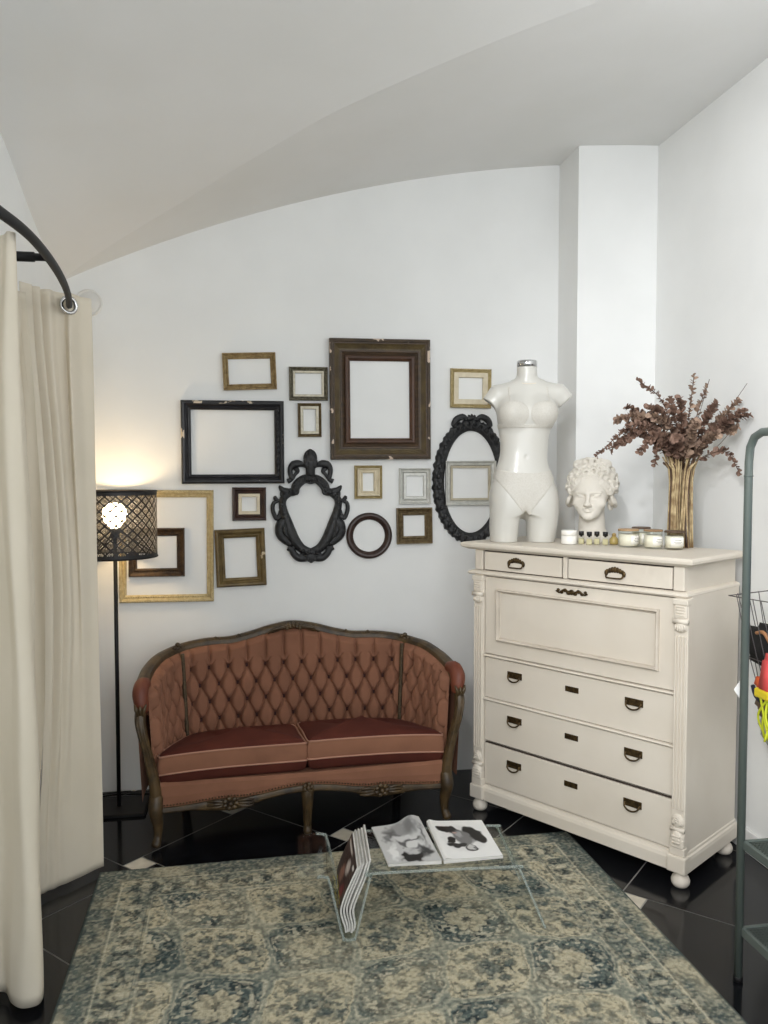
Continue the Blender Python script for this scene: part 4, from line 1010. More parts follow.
for p0 in (P[0], P[-1]):
    MB().ball((p0[0]+.004, p0[1], 0), (.006, .03, .03), 0, 14, 8).build('end_plate', BLACKIRON, rail_t)
def cloth(levels, n, name, parent, nz=60):
    """levels: (z, plan path); cloth lofted through the levels"""
    C = [catmull([(x, y, 0) for x, y in p], n)[:, :2] for z, p in levels]; zs_ = [z for z, p in levels]
    Zs = [z if not hasattr(z, '__len__') else None for z in zs_]
    A = np.array([np.column_stack([c, np.full(n, 1.)*z]) for c, z in zip(C, zs_)])      # levels,n,3
    out = catmull(A.reshape(len(levels), -1), nz).reshape(nz, n, 3)
    return out
def fabric(out, name, label, group):
    nz, n, _ = out.shape
    F = [(i*n+j, i*n+j+1, (i+1)*n+j+1, (i+1)*n+j) for i in range(nz-1) for j in range(n-1)]
    o = npmesh(name, out.reshape(-1, 3), F, CURTAIN); md = o.modifiers.new('thick', 'SOLIDIFY'); md.thickness = .0025; md.offset = 0
    tag(o, label, 'curtain', group); return o
near = cloth([
 (2.238, [(-.885, 2.20), (-.80, 2.30), (-.71, 2.335), (-.645, 2.30), (-.622, 2.262), (-.607, 2.275), (-.632, 2.33), (-.70, 2.42), (-.74, 2.47), (-.775, 2.55), (-.80, 2.62), (-.775, 2.70), (-.805, 2.78), (-.78, 2.86), (-.80, 2.94), (-.77, 3.04), (-.80, 3.14)]),
 (1.80, [(-.885, 2.25), (-.80, 2.35), (-.73, 2.39), (-.690, 2.37), (-.658, 2.335), (-.626, 2.36), (-.645, 2.42), (-.71, 2.49), (-.75, 2.52), (-.785, 2.60), (-.79, 2.68), (-.765, 2.76), (-.80, 2.84), (-.765, 2.93), (-.80, 3.01), (-.745, 3.08), (-.76, 3.18)]),
 (1.20, [(-.885, 2.32), (-.81, 2.41), (-.74, 2.44), (-.682, 2.405), (-.650, 2.365), (-.622, 2.395), (-.634, 2.46), (-.68, 2.53), (-.75, 2.56), (-.785, 2.64), (-.785, 2.72), (-.755, 2.79), (-.795, 2.87), (-.75, 2.95), (-.79, 3.02), (-.735, 3.09), (-.72, 3.2)]),
 (.55, [(-.885, 2.40), (-.81, 2.47), (-.745, 2.49), (-.69, 2.44), (-.650, 2.400), (-.620, 2.425), (-.63, 2.49), (-.67, 2.57), (-.745, 2.60), (-.785, 2.68), (-.79, 2.75), (-.765, 2.82), (-.80, 2.89), (-.765, 2.96), (-.80, 3.03), (-.755, 3.10), (-.75, 3.18)]),
 (.022, [(-.885, 2.46), (-.82, 2.52), (-.755, 2.535), (-.712, 2.475), (-.672, 2.445), (-.634, 2.458), (-.64, 2.52), (-.67, 2.60), (-.745, 2.64), (-.785, 2.71), (-.79, 2.78), (-.77, 2.85), (-.80, 2.91), (-.775, 2.97), (-.81, 3.03), (-.78, 3.09), (-.79, 3.16)])], 330, 'curtain', None)
rr_ = np.random.default_rng(1)
ZZ = near[..., 2]; n_ = near.shape[1]
near[..., 1] = np.minimum(near[..., 1], 3.0+.004*np.sin(near[..., 0]*90))
near[..., 0] += .004*np.sin(ZZ*9+np.linspace(0, 20, n_)[None])*np.clip((2.2-ZZ)/2, 0, 1)
fabric(near, 'curtain', 'near cream curtain panel hanging in deep folds at the left edge', 'curtains of the fitting corner')
far = cloth([
 (2.285, [(-.80, 3.04), (-.772, 3.085), (-.785, 3.105), (-.752, 3.115), (-.762, 3.15), (-.728, 3.15), (-.715, 3.185), (-.69, 3.205), (-.662, 3.205), (-.640, 3.26), (-.605, 3.295)]),
 (2.05, [(-.795, 3.05), (-.765, 3.09), (-.782, 3.115), (-.742, 3.118), (-.756, 3.155), (-.722, 3.155), (-.71, 3.19), (-.685, 3.215), (-.664, 3.195), (-.640, 3.262), (-.602, 3.297)]),
 (1.70, [(-.775, 3.06), (-.742, 3.09), (-.765, 3.125), (-.718, 3.122), (-.735, 3.165), (-.70, 3.162), (-.695, 3.20), (-.675, 3.225), (-.658, 3.205), (-.632, 3.27), (-.601, 3.30)]),
 (1.14, [(-.755, 3.08), (-.722, 3.10), (-.745, 3.14), (-.697, 3.14), (-.712, 3.18), (-.680, 3.185), (-.675, 3.22), (-.66, 3.235), (-.645, 3.232), (-.622, 3.278), (-.600, 3.30)]),
 (.60, [(-.765, 3.09), (-.742, 3.11), (-.752, 3.145), (-.722, 3.15), (-.722, 3.18), (-.70, 3.19), (-.69, 3.215), (-.668, 3.23), (-.645, 3.245), (-.622, 3.28), (-.597, 3.302)]),
 (.30, [(-.785, 3.10), (-.768, 3.12), (-.765, 3.14), (-.745, 3.15), (-.735, 3.175), (-.715, 3.185), (-.695, 3.21), (-.675, 3.225), (-.648, 3.25), (-.62, 3.285), (-.595, 3.303)]),
 (.022, [(-.795, 3.115), (-.78, 3.125), (-.77, 3.14), (-.75, 3.152), (-.735, 3.172), (-.715, 3.185), (-.695, 3.205), (-.68, 3.22), (-.65, 3.25), (-.62, 3.285), (-.595, 3.305)])], 140, 'curtain', None)
fo = fabric(far, 'curtain', 'far cream curtain panel whose end hangs flat from a chrome eyelet', 'curtains of the fitting corner')
gr = MB(); gc = np.array((-.668, 3.197, 2.238)); gn = np.array((.62, -.78, 0)); gs = np.array((.78, .62, 0))
gr.tube([tuple(gc+gs*.029*math.cos(2*PI*j/32)+np.array((0, 0, .029*math.sin(2*PI*j/32)))) for j in range(32)], .0075, 8, closed=True)
gr.build('eyelet', CHROME, fo)['label'] = 'chrome eyelet'

# ================================================================== RUG
RUGC = (.424, 1.862); RW, RL = 2.0, 2.90; RA = math.radians(1.3)
h_ = .0042; nx, ny = int(RW/h_), int(RL/h_)
xs = np.linspace(-RW/2, RW/2, nx); ys_ = np.linspace(-RL/2+RL*.0, RL/2, ny)
X, Y = np.meshgrid(xs, ys_, indexing='ij')
nA = vnoise(X+5, Y+5, 5, 1)*.6+vnoise(X+5, Y+5, 11, 2)*.4
nB = vnoise(X+5, Y+5, 28, 3)*.55+vnoise(X+5, Y+5, 60, 4)*.45
nC = vnoise(X+5, Y+5, 110, 5)
wx = X+.016*(vnoise(X+5, Y+5, 22, 6)-.5)+.010*(vnoise(X+5, Y+5, 50, 7)-.5); wy = Y+.016*(vnoise(X+5, Y+5, 22, 8)-.5)+.010*(vnoise(X+5, Y+5, 50, 9)-.5)
BEI = np.array(lin((196, 186, 158))); TEA = np.array(lin((84, 98, 97))); DRK = np.array(lin((38, 48, 52))); MIDG = np.array(lin((132, 136, 124))); LIT = np.array(lin((214, 206, 182)))
ex = np.minimum(RW/2-np.abs(X), RL/2-np.abs(Y))          # distance from the edge
def blend(c, d, w): return c*(1-w[..., None])+d*w[..., None]
# field of staggered ogee medallions, teal and beige by turns
PW, PH, PX, PY = .285, .285, -.545, 1.10
wx = wx+.050*np.sin(PI*(wy-PY)/PH*.5+.4); wy = wy+.030*np.sin(PI*(wx-PX)/PW*.5)
c_ = np.cos(PI*(wx-PX)/PW)*np.cos(PI*(wy-PY)/PH); sgn = np.sign(c_); m = np.abs(c_); T_ = sgn > 0; B_ = sgn < 0
hp = vnoise(X+5, Y+5, 36, 61)*.55+vnoise(X+5, Y+5, 75, 62)*.45
hq = vnoise(X+5, Y+5, 50, 63)*.55+vnoise(X+5, Y+5, 95, 64)*.45
col = np.empty((*X.shape, 3)); col[:] = MIDG
col = blend(col, TEA, T_*(m > .10)*.85); col = blend(col, BEI, B_*(m > .08)*.9)
col = blend(col, DRK, T_*(hp < .42)*(m > .14)*.75); col = blend(col, LIT, T_*(hq > .60)*(m > .16)*.7)
col = blend(col, DRK*.8+TEA*.2, B_*(hq < .36)*(m > .12)*.75); col = blend(col, TEA, B_*(hp < .40)*(m > .2)*.5)
band = np.clip(1-np.abs(m-.28)/.06, 0, 1)*T_; col = blend(col, DRK, band*.75*(hq > .40))
band = np.clip(1-np.abs(m-.075)/.05, 0, 1); col = blend(col, LIT, band*.65*(hp > .42))
band = np.clip(1-np.abs(m-.165)/.03, 0, 1); col = blend(col, DRK, band*.7*(hq > .44))
def rosette(col, cx, cy, R, cin, cout):
    dx, dy = wx-cx, wy-cy; r = np.sqrt(dx*dx+dy*dy); th = np.arctan2(dy, dx); pet = R*(.72+.28*np.abs(np.cos(th*4)))
    ins = np.clip((pet-r)/.006, 0, 1); edge = np.clip(1-np.abs(r-pet)/.007, 0, 1); cen = np.clip((R*.34*(.8+.2*np.cos(th*8))-r)/.005, 0, 1)
    ring = np.clip(1-np.abs(r-R*.55)/.006, 0, 1)
    col = blend(col, cin, ins*.8); col = blend(col, cout, edge*.75); col = blend(col, cout, cen*.8); return blend(col, cout, ring*.45*(hq > .45))
for i in range(-2, 7):
    for j in range(-10, 2):
        cx, cy = PX+i*PW, PY+j*PH
        if abs(cx) > 1.1: continue
        if (i+j) % 2 == 0: col = rosette(col, cx, cy, .078, BEI, DRK)
        else:
            col = rosette(col, cx, cy, .045, TEA*.6+MIDG*.4, DRK)
            for dx, dy in ((.075, .02), (-.075, -.02), (.03, .08), (-.03, -.08), (.055, -.06), (-.055, .06)): col = rosette(col, cx+dx, cy+dy, .022, TEA, DRK)
# borders
fld = (ex > .235).astype(float)
bcol = np.empty((*X.shape, 3)); bcol[:] = MIDG; bcol = blend(bcol, BEI, (hp > .52)*.6); bcol = blend(bcol, DRK, (hq < .38)*.6)
along = np.where(RW/2-np.abs(X) < RL/2-np.abs(Y), Y, X)
vine = .165+.022*np.sin(along*2*PI/.17); bcol = blend(bcol, DRK, np.clip(1-np.abs(ex-vine)/.010, 0, 1)*.7)
fl_ = np.cos(along*2*PI/.17*2); bcol = blend(bcol, DRK, ((np.abs(ex-.165+.018*np.sin(along*2*PI/.17)) < .030) & (fl_ > .2) & (nB > .47))*.7)
bcol = blend(bcol, LIT, ((np.abs(ex-.165) < .03) & (fl_ < -.5) & (nB > .42))*.6)
for d, w, cl, k in ((.238, .006, DRK, .7), (.228, .005, LIT, .6), (.105, .005, LIT, .7), (.095, .006, DRK, .6), (.215, .004, DRK, .5)):
    bcol = blend(bcol, cl, np.clip(1-np.abs(ex-d)/w, 0, 1)*k)
outer_ = (ex < .09).astype(float); bcol = blend(bcol, TEA*.82, outer_*.62); bcol = blend(bcol, BEI, outer_*np.clip((nA-.52)*7, 0, 1)*.7)
col = blend(bcol, col, fld)
# wear: broad faded patches, mottle, speckle
fade = np.clip((nA-.54)*5, 0, 1)*np.where(ex > .09, 1, .3); col = blend(col, BEI, fade*.36)
dk = np.clip((.45-nA)*5, 0, 1); col = blend(col, TEA*.75, dk*.40)
hs = vnoise(X+5, Y+5, 140, 71); col = blend(col, LIT, np.clip((nC-.60)*6, 0, 1)*.30); col = blend(col, DRK, np.clip((.38-nC)*6, 0, 1)*.42); col = blend(col, MIDG, np.clip((hs-.58)*6, 0, 1)*.3)
thin = (ex < .012).astype(float); col = blend(col, TEA*.55, thin*.8)
zz = .0075+.0012*(nC-.5); zz = np.where(ex < .004, .001, zz)
idx = np.arange(nx*ny).reshape(nx, ny)
Fq = np.stack([idx[:-1, :-1], idx[1:, :-1], idx[1:, 1:], idx[:-1, 1:]], -1).reshape(-1, 4)
rug = npmesh('rug', np.stack([X, Y, zz], -1).reshape(-1, 3), Fq, vcol('woven_rug', .95, .22, 420, .35, 500, .1))
ca_ = rug.data.color_attributes.new('Col', 'FLOAT_COLOR', 'POINT'); ca_.data.foreach_set('color', np.concatenate([col*.97, np.ones((*X.shape, 1))], -1).astype(np.float32).ravel())
rug.location = (*RUGC, 0); rug.rotation_euler = (0, 0, RA)
tag(rug, 'large faded blue-grey and beige oriental rug on the black tiled floor', 'rug')
RZ = .0088

# ================================================================== ACRYLIC MAGAZINE TABLE
TB = (.147, 2.655, RZ+.0018); TR = -.068
tb = thing('acrylic_table', 'clear bent acrylic side table with magazine slot standing on the rug', 'table', TB, TR)
prof = [(0, .226), (.075, .229), (.098, .224), (.110, .205), (.152, .022), (.160, .006), (.176, .003), (.192, .006), (.200, .022), (.244, .205), (.252, .222), (.272, .231), (.74, .231), (.762, .226), (.774, .21), (.862, .006)]
pp = catmull([(x, 0, z) for x, z in prof], 140); tt = np.gradient(pp, axis=0); tt /= np.linalg.norm(tt, axis=1)[:, None]; nnv = np.column_stack([-tt[:, 2], tt[:, 0]*0, tt[:, 0]])
D_ = .33; TH = .0042
loops = []
for p, n in zip(pp, nnv):
    e = 0
    L1 = []
    x_ = p[0]; sh_ = max(0, .018-x_)**2/.018 if x_ < .018 else 0
    for y0, s in ((sh_, -1), (D_-sh_, -1), (D_-sh_, 1), (sh_, 1)): L1.append((p[0]+n[0]*TH*s, y0, p[2]+n[2]*TH*s))
    loops.append(L1)
mb = MB().sweep(loops, False, smooth=False); n4 = len(mb.v); mb.f += [(0, 1, 2, 3), (n4-4, n4-3, n4-2, n4-1)]; mb.m += [0, 0]; mb.sm += [False, False]
mb.build('bent_sheet', ACRYLIC, tb)
edge = MB()
for y0 in (.0, D_): edge.sweep([[(p[0]+n[0]*TH*s*1.02, y0+dy, p[2]+n[2]*TH*s*1.02) for s, dy in ((-1, 0), (1, 0), (1, .003 if y0 == 0 else -.003), (-1, .003 if y0 == 0 else -.003))] for p, n in zip(pp[8:], nnv[8:])], False)
em = glass('acrylic_edge_highlight', (245, 248, 247)); en = em.node_tree; eo = en.nodes['Material Output']; e0 = eo.inputs['Surface'].links[0].from_socket
ed = en.nodes.new('ShaderNodeBsdfDiffuse'); ed.inputs['Color'].default_value = (.62, .66, .64, 1); ex_ = en.nodes.new('ShaderNodeMixShader'); ex_.inputs['Fac'].default_value = .30  # pale diffuse mixed in as a painted highlight along the sheet edges
en.links.new(e0, ex_.inputs[1]); en.links.new(ed.outputs[0], ex_.inputs[2]); en.links.new(ex_.outputs[0], eo.inputs['Surface'])
edge.build('edge_highlight_strip', em, tb)

# printed pages -------------------------------------------------------
PAGE = vcol('printed_page', .4, spec=.4); PAPER = mat('white_paper_edges', (222, 220, 214), .7, rgb2=(190, 188, 184), scale=60, stretch=(.2, .2, 6))
def paint(u, v, base, marks):
    c = np.empty((*u.shape, 3)); c[:] = np.array(lin(base))
    for cx, cy, rx, ry, rot, rgb, soft in marks:
        a = math.radians(rot); x = (u-cx)*math.cos(a)+(v-cy)*math.sin(a); y = -(u-cx)*math.sin(a)+(v-cy)*math.cos(a)
        d = np.sqrt((x/rx)**2+(y/ry)**2); w = np.clip((1-d)/max(soft, .01)+.0, 0, 1); c = c*(1-w[..., None])+np.array(lin(rgb))*w[..., None]
    return c
def printed(name, fn, nu, nv, base, marks, parent, z_of=None, wobble=0.):
    u, v = np.meshgrid(np.linspace(0, 1, nu), np.linspace(0, 1, nv), indexing='ij')
    P = np.array([[fn(a, b) for b in np.linspace(0, 1, nv)] for a in np.linspace(0, 1, nu)])
    uu = u+wobble*(vnoise(u*3+2, v*3+2, 5, 31)-.5); vv = v+wobble*(vnoise(u*3+2, v*3+2, 5, 32)-.5)
    c = paint(uu, vv, base, marks)
    i = np.arange(nu*nv).reshape(nu, nv); F = np.stack([i[:-1, :-1], i[1:, :-1], i[1:, 1:], i[:-1, 1:]], -1).reshape(-1, 4)
    o = npmesh(name, P.reshape(-1, 3), F, PAGE, parent); a_ = o.data.color_attributes.new('Col', 'FLOAT_COLOR', 'POINT')
    a_.data.foreach_set('color', np.concatenate([c, np.ones((nu, nv, 1))], -1).astype(np.float32).ravel()); return o
ZT = .231+TH+RZ+.0026
om = thing('open_magazine', 'open magazine with two black and white photographs lying on the acrylic table', 'magazine', (.655, 2.82, ZT))
def quad(c, u, v): a, b, d, e = [np.array(x) for x in c]; return (a*(1-u)+b*u)*(1-v)+(e*(1-u)+d*u)*v     # fl, fr, br, bl
LQ = [(.462, 2.668), (.648, 2.656), (.636, 2.985), (.448, 2.968)]; RQ = [(.656, 2.656), (.872, 2.662), (.880, 2.955), (.664, 2.972)]
def lpage(u, v):
    p = quad(LQ, u, v); z = .006+.010*u**1.5+.030*math.exp(-((u-.80)/.20)**2)*max(0, v-.25)**1.2+.006*math.sin(u*5+v*3)*.5*u; return (p[0]-.655, p[1]-2.82, z+.002)
def rpage(u, v):
    p = quad(RQ, u, v); z = .012-.004*u+.008*math.exp(-(u/.12)**2)-.008*math.exp(-(u/.03)**2); return (p[0]-.655, p[1]-2.82, z+.002)
def block(name, fn, parent):
    n = 24; mb = MB(); per = [(i/n, 0) for i in range(n)]+[(1, i/n) for i in range(n)]+[(1-i/n, 1) for i in range(n)]+[(0, 1-i/n) for i in range(n)]
    top_ = [fn(u, v) for u, v in per]; mb.sweep([[(x, y, .0) for x, y, z in top_], [(x, y, z-.0006) for x, y, z in top_]], False)
    k = len(per); mb.f += [tuple(range(k))]; mb.m += [0]; mb.sm += [False]
    return mb.build(name, PAPER, parent)
lb_ = block('left_pages', lpage, om); rb_ = block('right_pages', rpage, om)
G1, G2, G3, G4 = (222, 222, 220), (150, 150, 150), (84, 84, 84), (22, 22, 22)
printed('left_photograph', lpage, 90, 110, (196, 196, 195), [
    (.55, .82, .42, .22, 12, (150, 150, 150), .5), (.30, .74, .16, .20, 30, (96, 96, 96), .6), (.72, .80, .16, .22, -10, (120, 120, 120), .7), (.5, .60, .34, .10, -8, (206, 206, 205), .5),
    (.18, .62, .10, .16, 20, (120, 120, 120), .6), (.62, .47, .26, .08, 8, (70, 70, 70), .5), (.62, .40, .22, .10, 6, (214, 214, 212), .4), (.70, .30, .20, .07, 4, (160, 160, 160), .5),
    (.52, .13, .26, .14, 8, G4, .25), (.80, .24, .16, .16, 40, (60, 60, 60), .5), (.60, .24, .20, .07, 8, (190, 190, 190), .5), (.20, .28, .10, .25, -14, (232, 232, 230), .5), (.42, .46, .05, .16, 30, (90, 90, 90), .6), (.9, .6, .06, .3, 0, (90, 90, 90), .8)], lb_, wobble=.10)
printed('right_photograph', rpage, 100, 110, (238, 238, 236), [
    (.50, .50, .40, .38, 0, (228, 228, 227), .15), (.28, .77, .21, .095, -8, G4, .2), (.40, .70, .16, .11, -20, (36, 36, 36), .3), (.70, .60, .16, .24, 24, G4, .2), (.80, .45, .10, .12, 0, G4, .25), (.64, .74, .10, .07, 10, (26, 26, 26), .3),
    (.50, .52, .17, .25, 18, (120, 120, 120), .25), (.46, .62, .07, .12, 10, (164, 164, 164), .5), (.28, .48, .09, .08, 20, G4, .2), (.31, .34, .15, .065, -24, (28, 28, 28), .25), (.42, .33, .10, .07, 10, (46, 46, 46), .35), (.38, .66, .05, .03, 0, (190, 160, 150), .5),
    (.56, .24, .105, .095, 0, (50, 50, 50), .15), (.56, .26, .078, .070, 0, (200, 200, 198), .3), (.60, .24, .03, .03, 0, (90, 90, 90), .6)], rb_, wobble=.05)

# magazines standing bent in the slot
MG = 'magazines standing in the acrylic slot'
mlab = ['magazine at the left of the slot with a dark red and yellow cover', 'second magazine from the left in the slot with plain white edges', 'third magazine in the slot, bent at its foot', 'fourth magazine in the slot, beside the rightmost one', 'rightmost magazine in the slot, leaning on the table top edge']
for i in range(5):
    t = thing('magazine', mlab[i], 'magazine', (.147, 2.655, RZ+.0018), TR, MG)
    w = .0058
    x0 = .1650+.0063*i
    path = [(x0, .018+.002*abs(i-2)), (x0-.004+.0026*i, .045), (.148+.0105*i, .095), (.160+.0115*i, .145), (.186+.0112*i, .205), (.206+.0108*i, .247+.006*i)]
    P = catmull([(x, 0, z) for x, z in path], 40); T_ = np.gradient(P, axis=0); T_ /= np.linalg.norm(T_, axis=1)[:, None]
    y0, y1 = .014+.006*((i*7) % 3), .285+.006*((i*5) % 3)
    loops = [[(p[0]-q[2]*w*.5*s, y, p[2]+q[0]*w*.5*s) for s, y in ((1, y0), (1, y1), (-1, y1), (-1, y0))] for p, q in zip(P, T_)]
    mb = MB().sweep(loops, False, smooth=False); k = len(mb.v); mb.f += [(0, 1, 2, 3), (k-4, k-3, k-2, k-1)]; mb.m += [0, 0]; mb.sm += [False]*2
    pg_ = mb.build('pages', PAPER, t)
    def cover(u, v, P=P, T_=T_, y0=y0, y1=y1):
        j = min(39, int(v*39)); p, q = P[j], T_[j]; return (p[0]-q[2]*(w*.5+.0007), y0+(y1-y0)*(1-u), p[2]+q[0]*(w*.5+.0007))
    if i == 0: marks = [(.5, .70, .4, .25, 0, (60, 40, 36), .5), (.4, .62, .2, .12, 20, (150, 110, 96), .5), (.6, .78, .16, .1, 0, (196, 186, 180), .5), (.72, .55, .18, .10, 30, (120, 44, 52), .5), (.85, .90, .08, .03, 0, (230, 226, 220), .2), (.3, .92, .3, .03, 0, (210, 200, 190), .3)]+[(.80-.13*k, .40+.02*(k % 2), .05, .055, 0, (236, 214, 40), .15) for k in range(6)]+[(.5, .30, .4, .04, 0, (214, 120, 150), .4)]
    else: marks = [(.5, .6, .5, .3, 0, (120, 116, 112), .5), (.3, .8, .2, .1, 0, (60, 60, 62), .5)]
    printed('cover', cover, 40, 60, (70, 58, 54) if i == 0 else (206, 204, 200), marks, t)

# ================================================================== GARMENT RACK, GARMENT, WALL BASKET
RK = (1.511, 2.242, 0)
rack = thing('garment_rack', 'dark green-grey tubular garment rack with mesh shelves at the right edge', 'rack', RK)
rr0 = .0125
fpts = [(0, 0, .004), (0, 0, 1.64), (0, -.006, 1.685), (0, -.026, 1.715), (0, -.062, 1.728), (0, -.40, 1.728), (0, -.436, 1.715), (0, -.456, 1.685), (0, -.462, 1.64), (0, -.462, .004)]
MB().tube(fpts, rr0, 14).tube([(0, 0, 1.594), (0, 0, 1.60)], rr0+.0012, 14).build('end_frame', GREENMETAL, rack)
MB().tube([(x+.535, y, z) for x, y, z in fpts], rr0, 14).build('end_frame', GREENMETAL, rack)
MB().tube([(0, -.23, 1.728), (.535, -.23, 1.728)], rr0*.9, 12).build('hanging_rail', GREENMETAL, rack)
for z in (.175, .452):
    s_ = MB(); y0, y1 = -.462, 0
    for a in ((0, .535, y0, y0+.012), (0, .535, y1-.012, y1), (0, .012, y0, y1), (.523, .535, y0, y1)): s_.box(a[0], a[1], a[2], a[3], z-.022, z+.004, .002)
    nn_ = 44
    for k in range(1, nn_): s_.box(.535*k/nn_-.004, .535*k/nn_+.004, y0+.01, y1-.01, z-.003, z)
    for k in range(1, 38): s_.box(.01, .525, y0+(y1-y0)*k/38-.004, y0+(y1-y0)*k/38+.004, z-.003, z)
    s_.build('mesh_shelf', GREENMETAL, rack)
for x in (0, .535):
    for y in (0, -.462): MB().lathe([(.012, .001), (.0145, .002), (.0145, .016), (.0125, .018)], 14, (x, y, 0)).build('foot_cap', BLACKIRON, rack)
tgm = MB().prism([(-.024, .93), (.004, .968), (.004, .888)], -.030, -.0285).build('paper_tag', mat('white_tag_paper', (238, 238, 236), .7), rack); tgm.location = (.0, .045, .0)
tgm['label'] = 'white paper tag'
DENIM = mat('blue_denim', (52, 92, 132), .9, rgb2=(40, 74, 112), scale=40, bump=.3, bscale=300)
gm = thing('denim_garment', 'blue denim garment hanging on the rack at the right edge', 'clothing', (1.62, 2.012, 1.2))
body = MB(); lv = []
for z, w, x0 in ((.262, .10, .035), (.245, .19, -.005), (.20, .205, -.010), (.14, .20, -.004), (.10, .20, .006), (.02, .2, .004), (-.20, .21, .0)):
    lv.append([(x0+.022*math.cos(t)*(1+.25*math.sin(3*t)), w*math.sin(t), z) for t in np.linspace(0, 2*PI, 32, endpoint=False)])
body.sweep(lv, False, smooth=True); body.build('denim_body', DENIM, gm)
MB().tube([(.03, -.13, .25), (.03, 0, .30), (.03, .13, .25)], .006, 8, n=16).tube([(.03, 0, .30), (.03, 0, .40), (.03, 0, .47), (.03, .018, .512), (.03, .0, .544), (.03, -.02, .528)], .0022, 6, n=20).build('hanger', BLACKIRON, gm)
# wire basket on the right wall with small goods
wb = thing('wire_basket', 'thin wire wall basket hung on the right wall behind the rack', 'basket', (XR, 2.72, .60))
WIRE = mat('dark_steel_wire', (96, 92, 94), .45, .4)
w_ = MB(); r_ = .0021
def U(x, y, z): return (-x, y, z)
topz_, xo = .55, .238
w_.tube([U(.01, -.30, topz_), U(xo, -.30, topz_), U(xo, .12, topz_-.02), U(.01, .12, topz_)], r_, 6); w_.tube([U(.01, -.30, topz_), U(.01, .12, topz_)], r_, 6)
w_.tube([U(.06, -.32, topz_+.03), U(.20, -.32, topz_+.03), U(.235, -.30, topz_-.01)], r_, 6)
for k in range(8):
    y = -.28+.05*k
    w_.tube([U(xo, y, topz_-.01), U(xo*.80, y-.02, .30), U(xo*.45, y-.03, .06), U(.03, y-.03, .02)], r_*.8, 6, n=14)
for z in (.06, .3): w_.tube([U(xo*(.45 if z < .1 else .8), -.31, z), U(xo*(.45 if z < .1 else .8), .09, z)], r_*.8, 6)
for k in range(5): w_.tube([U(.02+.045*k, .12, topz_-.003*k), U(.02+.03*k, .10, .3), U(.02+.02*k, .08, .04)], r_*.8, 6, n=12)
w_.build('wire_frame', WIRE, wb)
def soft(mb, c, s, rot, mi=0):
    bm = bmesh.new(); bmesh.ops.create_cube(bm, size=1); bmesh.ops.bevel(bm, geom=bm.edges[:], offset=.18, segments=3, affect='EDGES')
    M = Matrix.Translation(c) @ Matrix.Rotation(rot[2], 4, 'Z') @ Matrix.Rotation(rot[0], 4, 'X') @ Matrix.Rotation(rot[1], 4, 'Y') @ Matrix.Diagonal((*s, 1))
    bmesh.ops.transform(bm, matrix=M, verts=bm.verts); return mb.bm(bm, mi, True)
def goods(name, label, cat, c, s, rot, m, extra=None):
    t = thing(name, label, cat, c); soft(MB(), (0, 0, 0), s, rot).build('body', m, t)
    if extra: extra(t)
goods('pouch', 'black cloth pouch in the wire wall basket', 'pouch', (1.945, 2.70, .945), (.10, .26, .15), (.12, .2, 0), mat('black_cloth', (18, 18, 20), .9),
      lambda t: MB().tube([(-.06, -.06, .03), (-.07, -.03, .07), (-.065, .02, .06)], .007, 8, n=12).build('strap', mat('tan_strap', (170, 120, 80), .7), t))
goods('packet', 'coral packet in front of the black pouch', 'packet', (1.838, 2.585, .875), (.03, .07, .16), (0, .15, 0), mat('coral_card', (226, 84, 84), .6))
goods('packet', 'orange packet below the black pouch', 'packet', (1.90, 2.67, .80), (.035, .14, .05), (.3, .1, 0), mat('orange_card', (224, 98, 46), .6))
goods('packet', 'brown paper packet at the foot of the wire basket', 'packet', (1.965, 2.72, .715), (.05, .18, .13), (.3, .1, 0), mat('brown_paper', (122, 102, 82), .8))
lt = thing('lace_bundle', 'bundle of lime yellow laces hanging in the wire basket', 'laces', (1.838, 2.60, .74))
ll = MB(); rb2 = random.Random(4)
for k in range(9): ll.tube([(rb2.uniform(-.02, .02), rb2.uniform(-.04, .03), .06), (rb2.uniform(-.02, .02), rb2.uniform(-.05, .03), -.02), (rb2.uniform(-.02, .02), rb2.uniform(-.06, .03), -.10)], .0042, 6, n=12)
ll.build('lace_strands', mat('lime_yellow_cord', (206, 214, 48), .7), lt); MB().box(-.025, .025, -.05, .035, .05, .085, .008).build('lace_wrap', mat('yellow_wrap', (228, 206, 40), .6), lt)
bb = thing('dark_headband', 'dark navy band looped through the wire basket', 'headband', (1.89, 2.68, .76))
MB().tube([(.0, .07, .035), (-.012, .03, .005), (-.008, -.03, -.012), (.0, -.09, -.02)], .0085, 8, n=20).build('band', mat('navy_cloth', (26, 32, 48), .8), bb)
goods('card_stack', 'stack of white cards leaning at the bottom of the wire basket', 'cards', (1.975, 2.71, .60), (.05, .20, .10), (.55, .15, 0), mat('white_cards', (206, 206, 204), .7, rgb2=(170, 170, 168), scale=40))

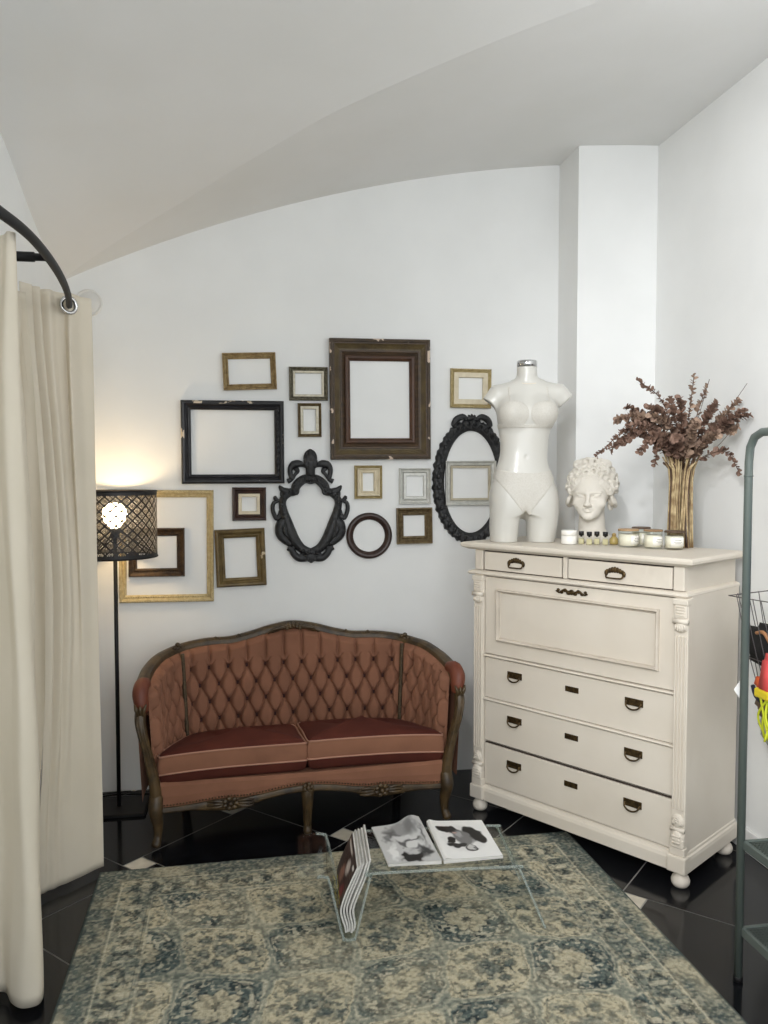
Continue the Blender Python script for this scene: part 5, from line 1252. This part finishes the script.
# ================================================================== LIGHT, CAMERA, VIEW
def area(name, loc, target, size, watts, col, sy=None):
    d = bpy.data.lights.new(name, 'AREA'); d.energy = watts; d.color = col; d.size = size
    if sy: d.shape = 'RECTANGLE'; d.size_y = sy
    o = bpy.data.objects.new(name, d); COL.objects.link(o); o.location = loc
    o.rotation_euler = (Vector(target)-Vector(loc)).to_track_quat('-Z', 'Y').to_euler(); return o
def spot(name, loc, target, watts, ang, rad, col):
    d = bpy.data.lights.new(name, 'SPOT'); d.energy = watts; d.color = col; d.spot_size = math.radians(ang); d.spot_blend = .6; d.shadow_soft_size = rad
    o = bpy.data.objects.new(name, d); COL.objects.link(o); o.location = loc
    o.rotation_euler = (Vector(target)-Vector(loc)).to_track_quat('-Z', 'Y').to_euler(); return o
area('added_fill_front', (.6, -1.5, 1.9), (.6, 3, 1.4), 2.6, 60, (.94, .975, 1.0), 2.2)  # unseen soft fill added behind the camera; no window is modelled
spot('ceiling_spot_left', (.0, .9, 2.95), (2.3, 2.7, 1.6), 108, 72, .045, (.97, .98, 1))
d = bpy.data.lights.new('ceiling_lamp_right', 'POINT'); d.energy = 15; d.color = (.98, .98, 1); d.shadow_soft_size = .07
o = bpy.data.objects.new('ceiling_lamp_right', d); COL.objects.link(o); o.location = (1.60, 1.55, 2.78)
area('added_fill_left', (-.55, -.4, 2.5), (2.1, 2.0, 1.5), .6, 19, (1, .99, .98)).data.spread = math.radians(75)  # unseen fill added to brighten the right wall and chest front
w = bpy.data.worlds.new('World'); bpy.context.scene.world = w; w.use_nodes = True
w.node_tree.nodes['Background'].inputs[0].default_value = (.92, .965, 1, 1); w.node_tree.nodes['Background'].inputs[1].default_value = .7

cam = bpy.data.cameras.new('camera'); co = bpy.data.objects.new('camera', cam); COL.objects.link(co)
cam.sensor_width = 36; cam.sensor_fit = 'AUTO'; cam.lens = 800*36/1024; cam.clip_start = .05
co.location = (0, 0, 1.6); co.rotation_euler = (PI/2-.046217, 0, -.165785)
sc = bpy.context.scene; sc.camera = co
sc.view_settings.view_transform = 'Standard'; sc.view_settings.look = 'None'; sc.view_settings.gamma = 1; sc.view_settings.use_curve_mapping = False
sc.view_settings.exposure = -0.12
sc.cycles.transparent_max_bounces = 16; sc.cycles.max_bounces = 10; sc.cycles.diffuse_bounces = 6
sc.cycles.use_denoising = True
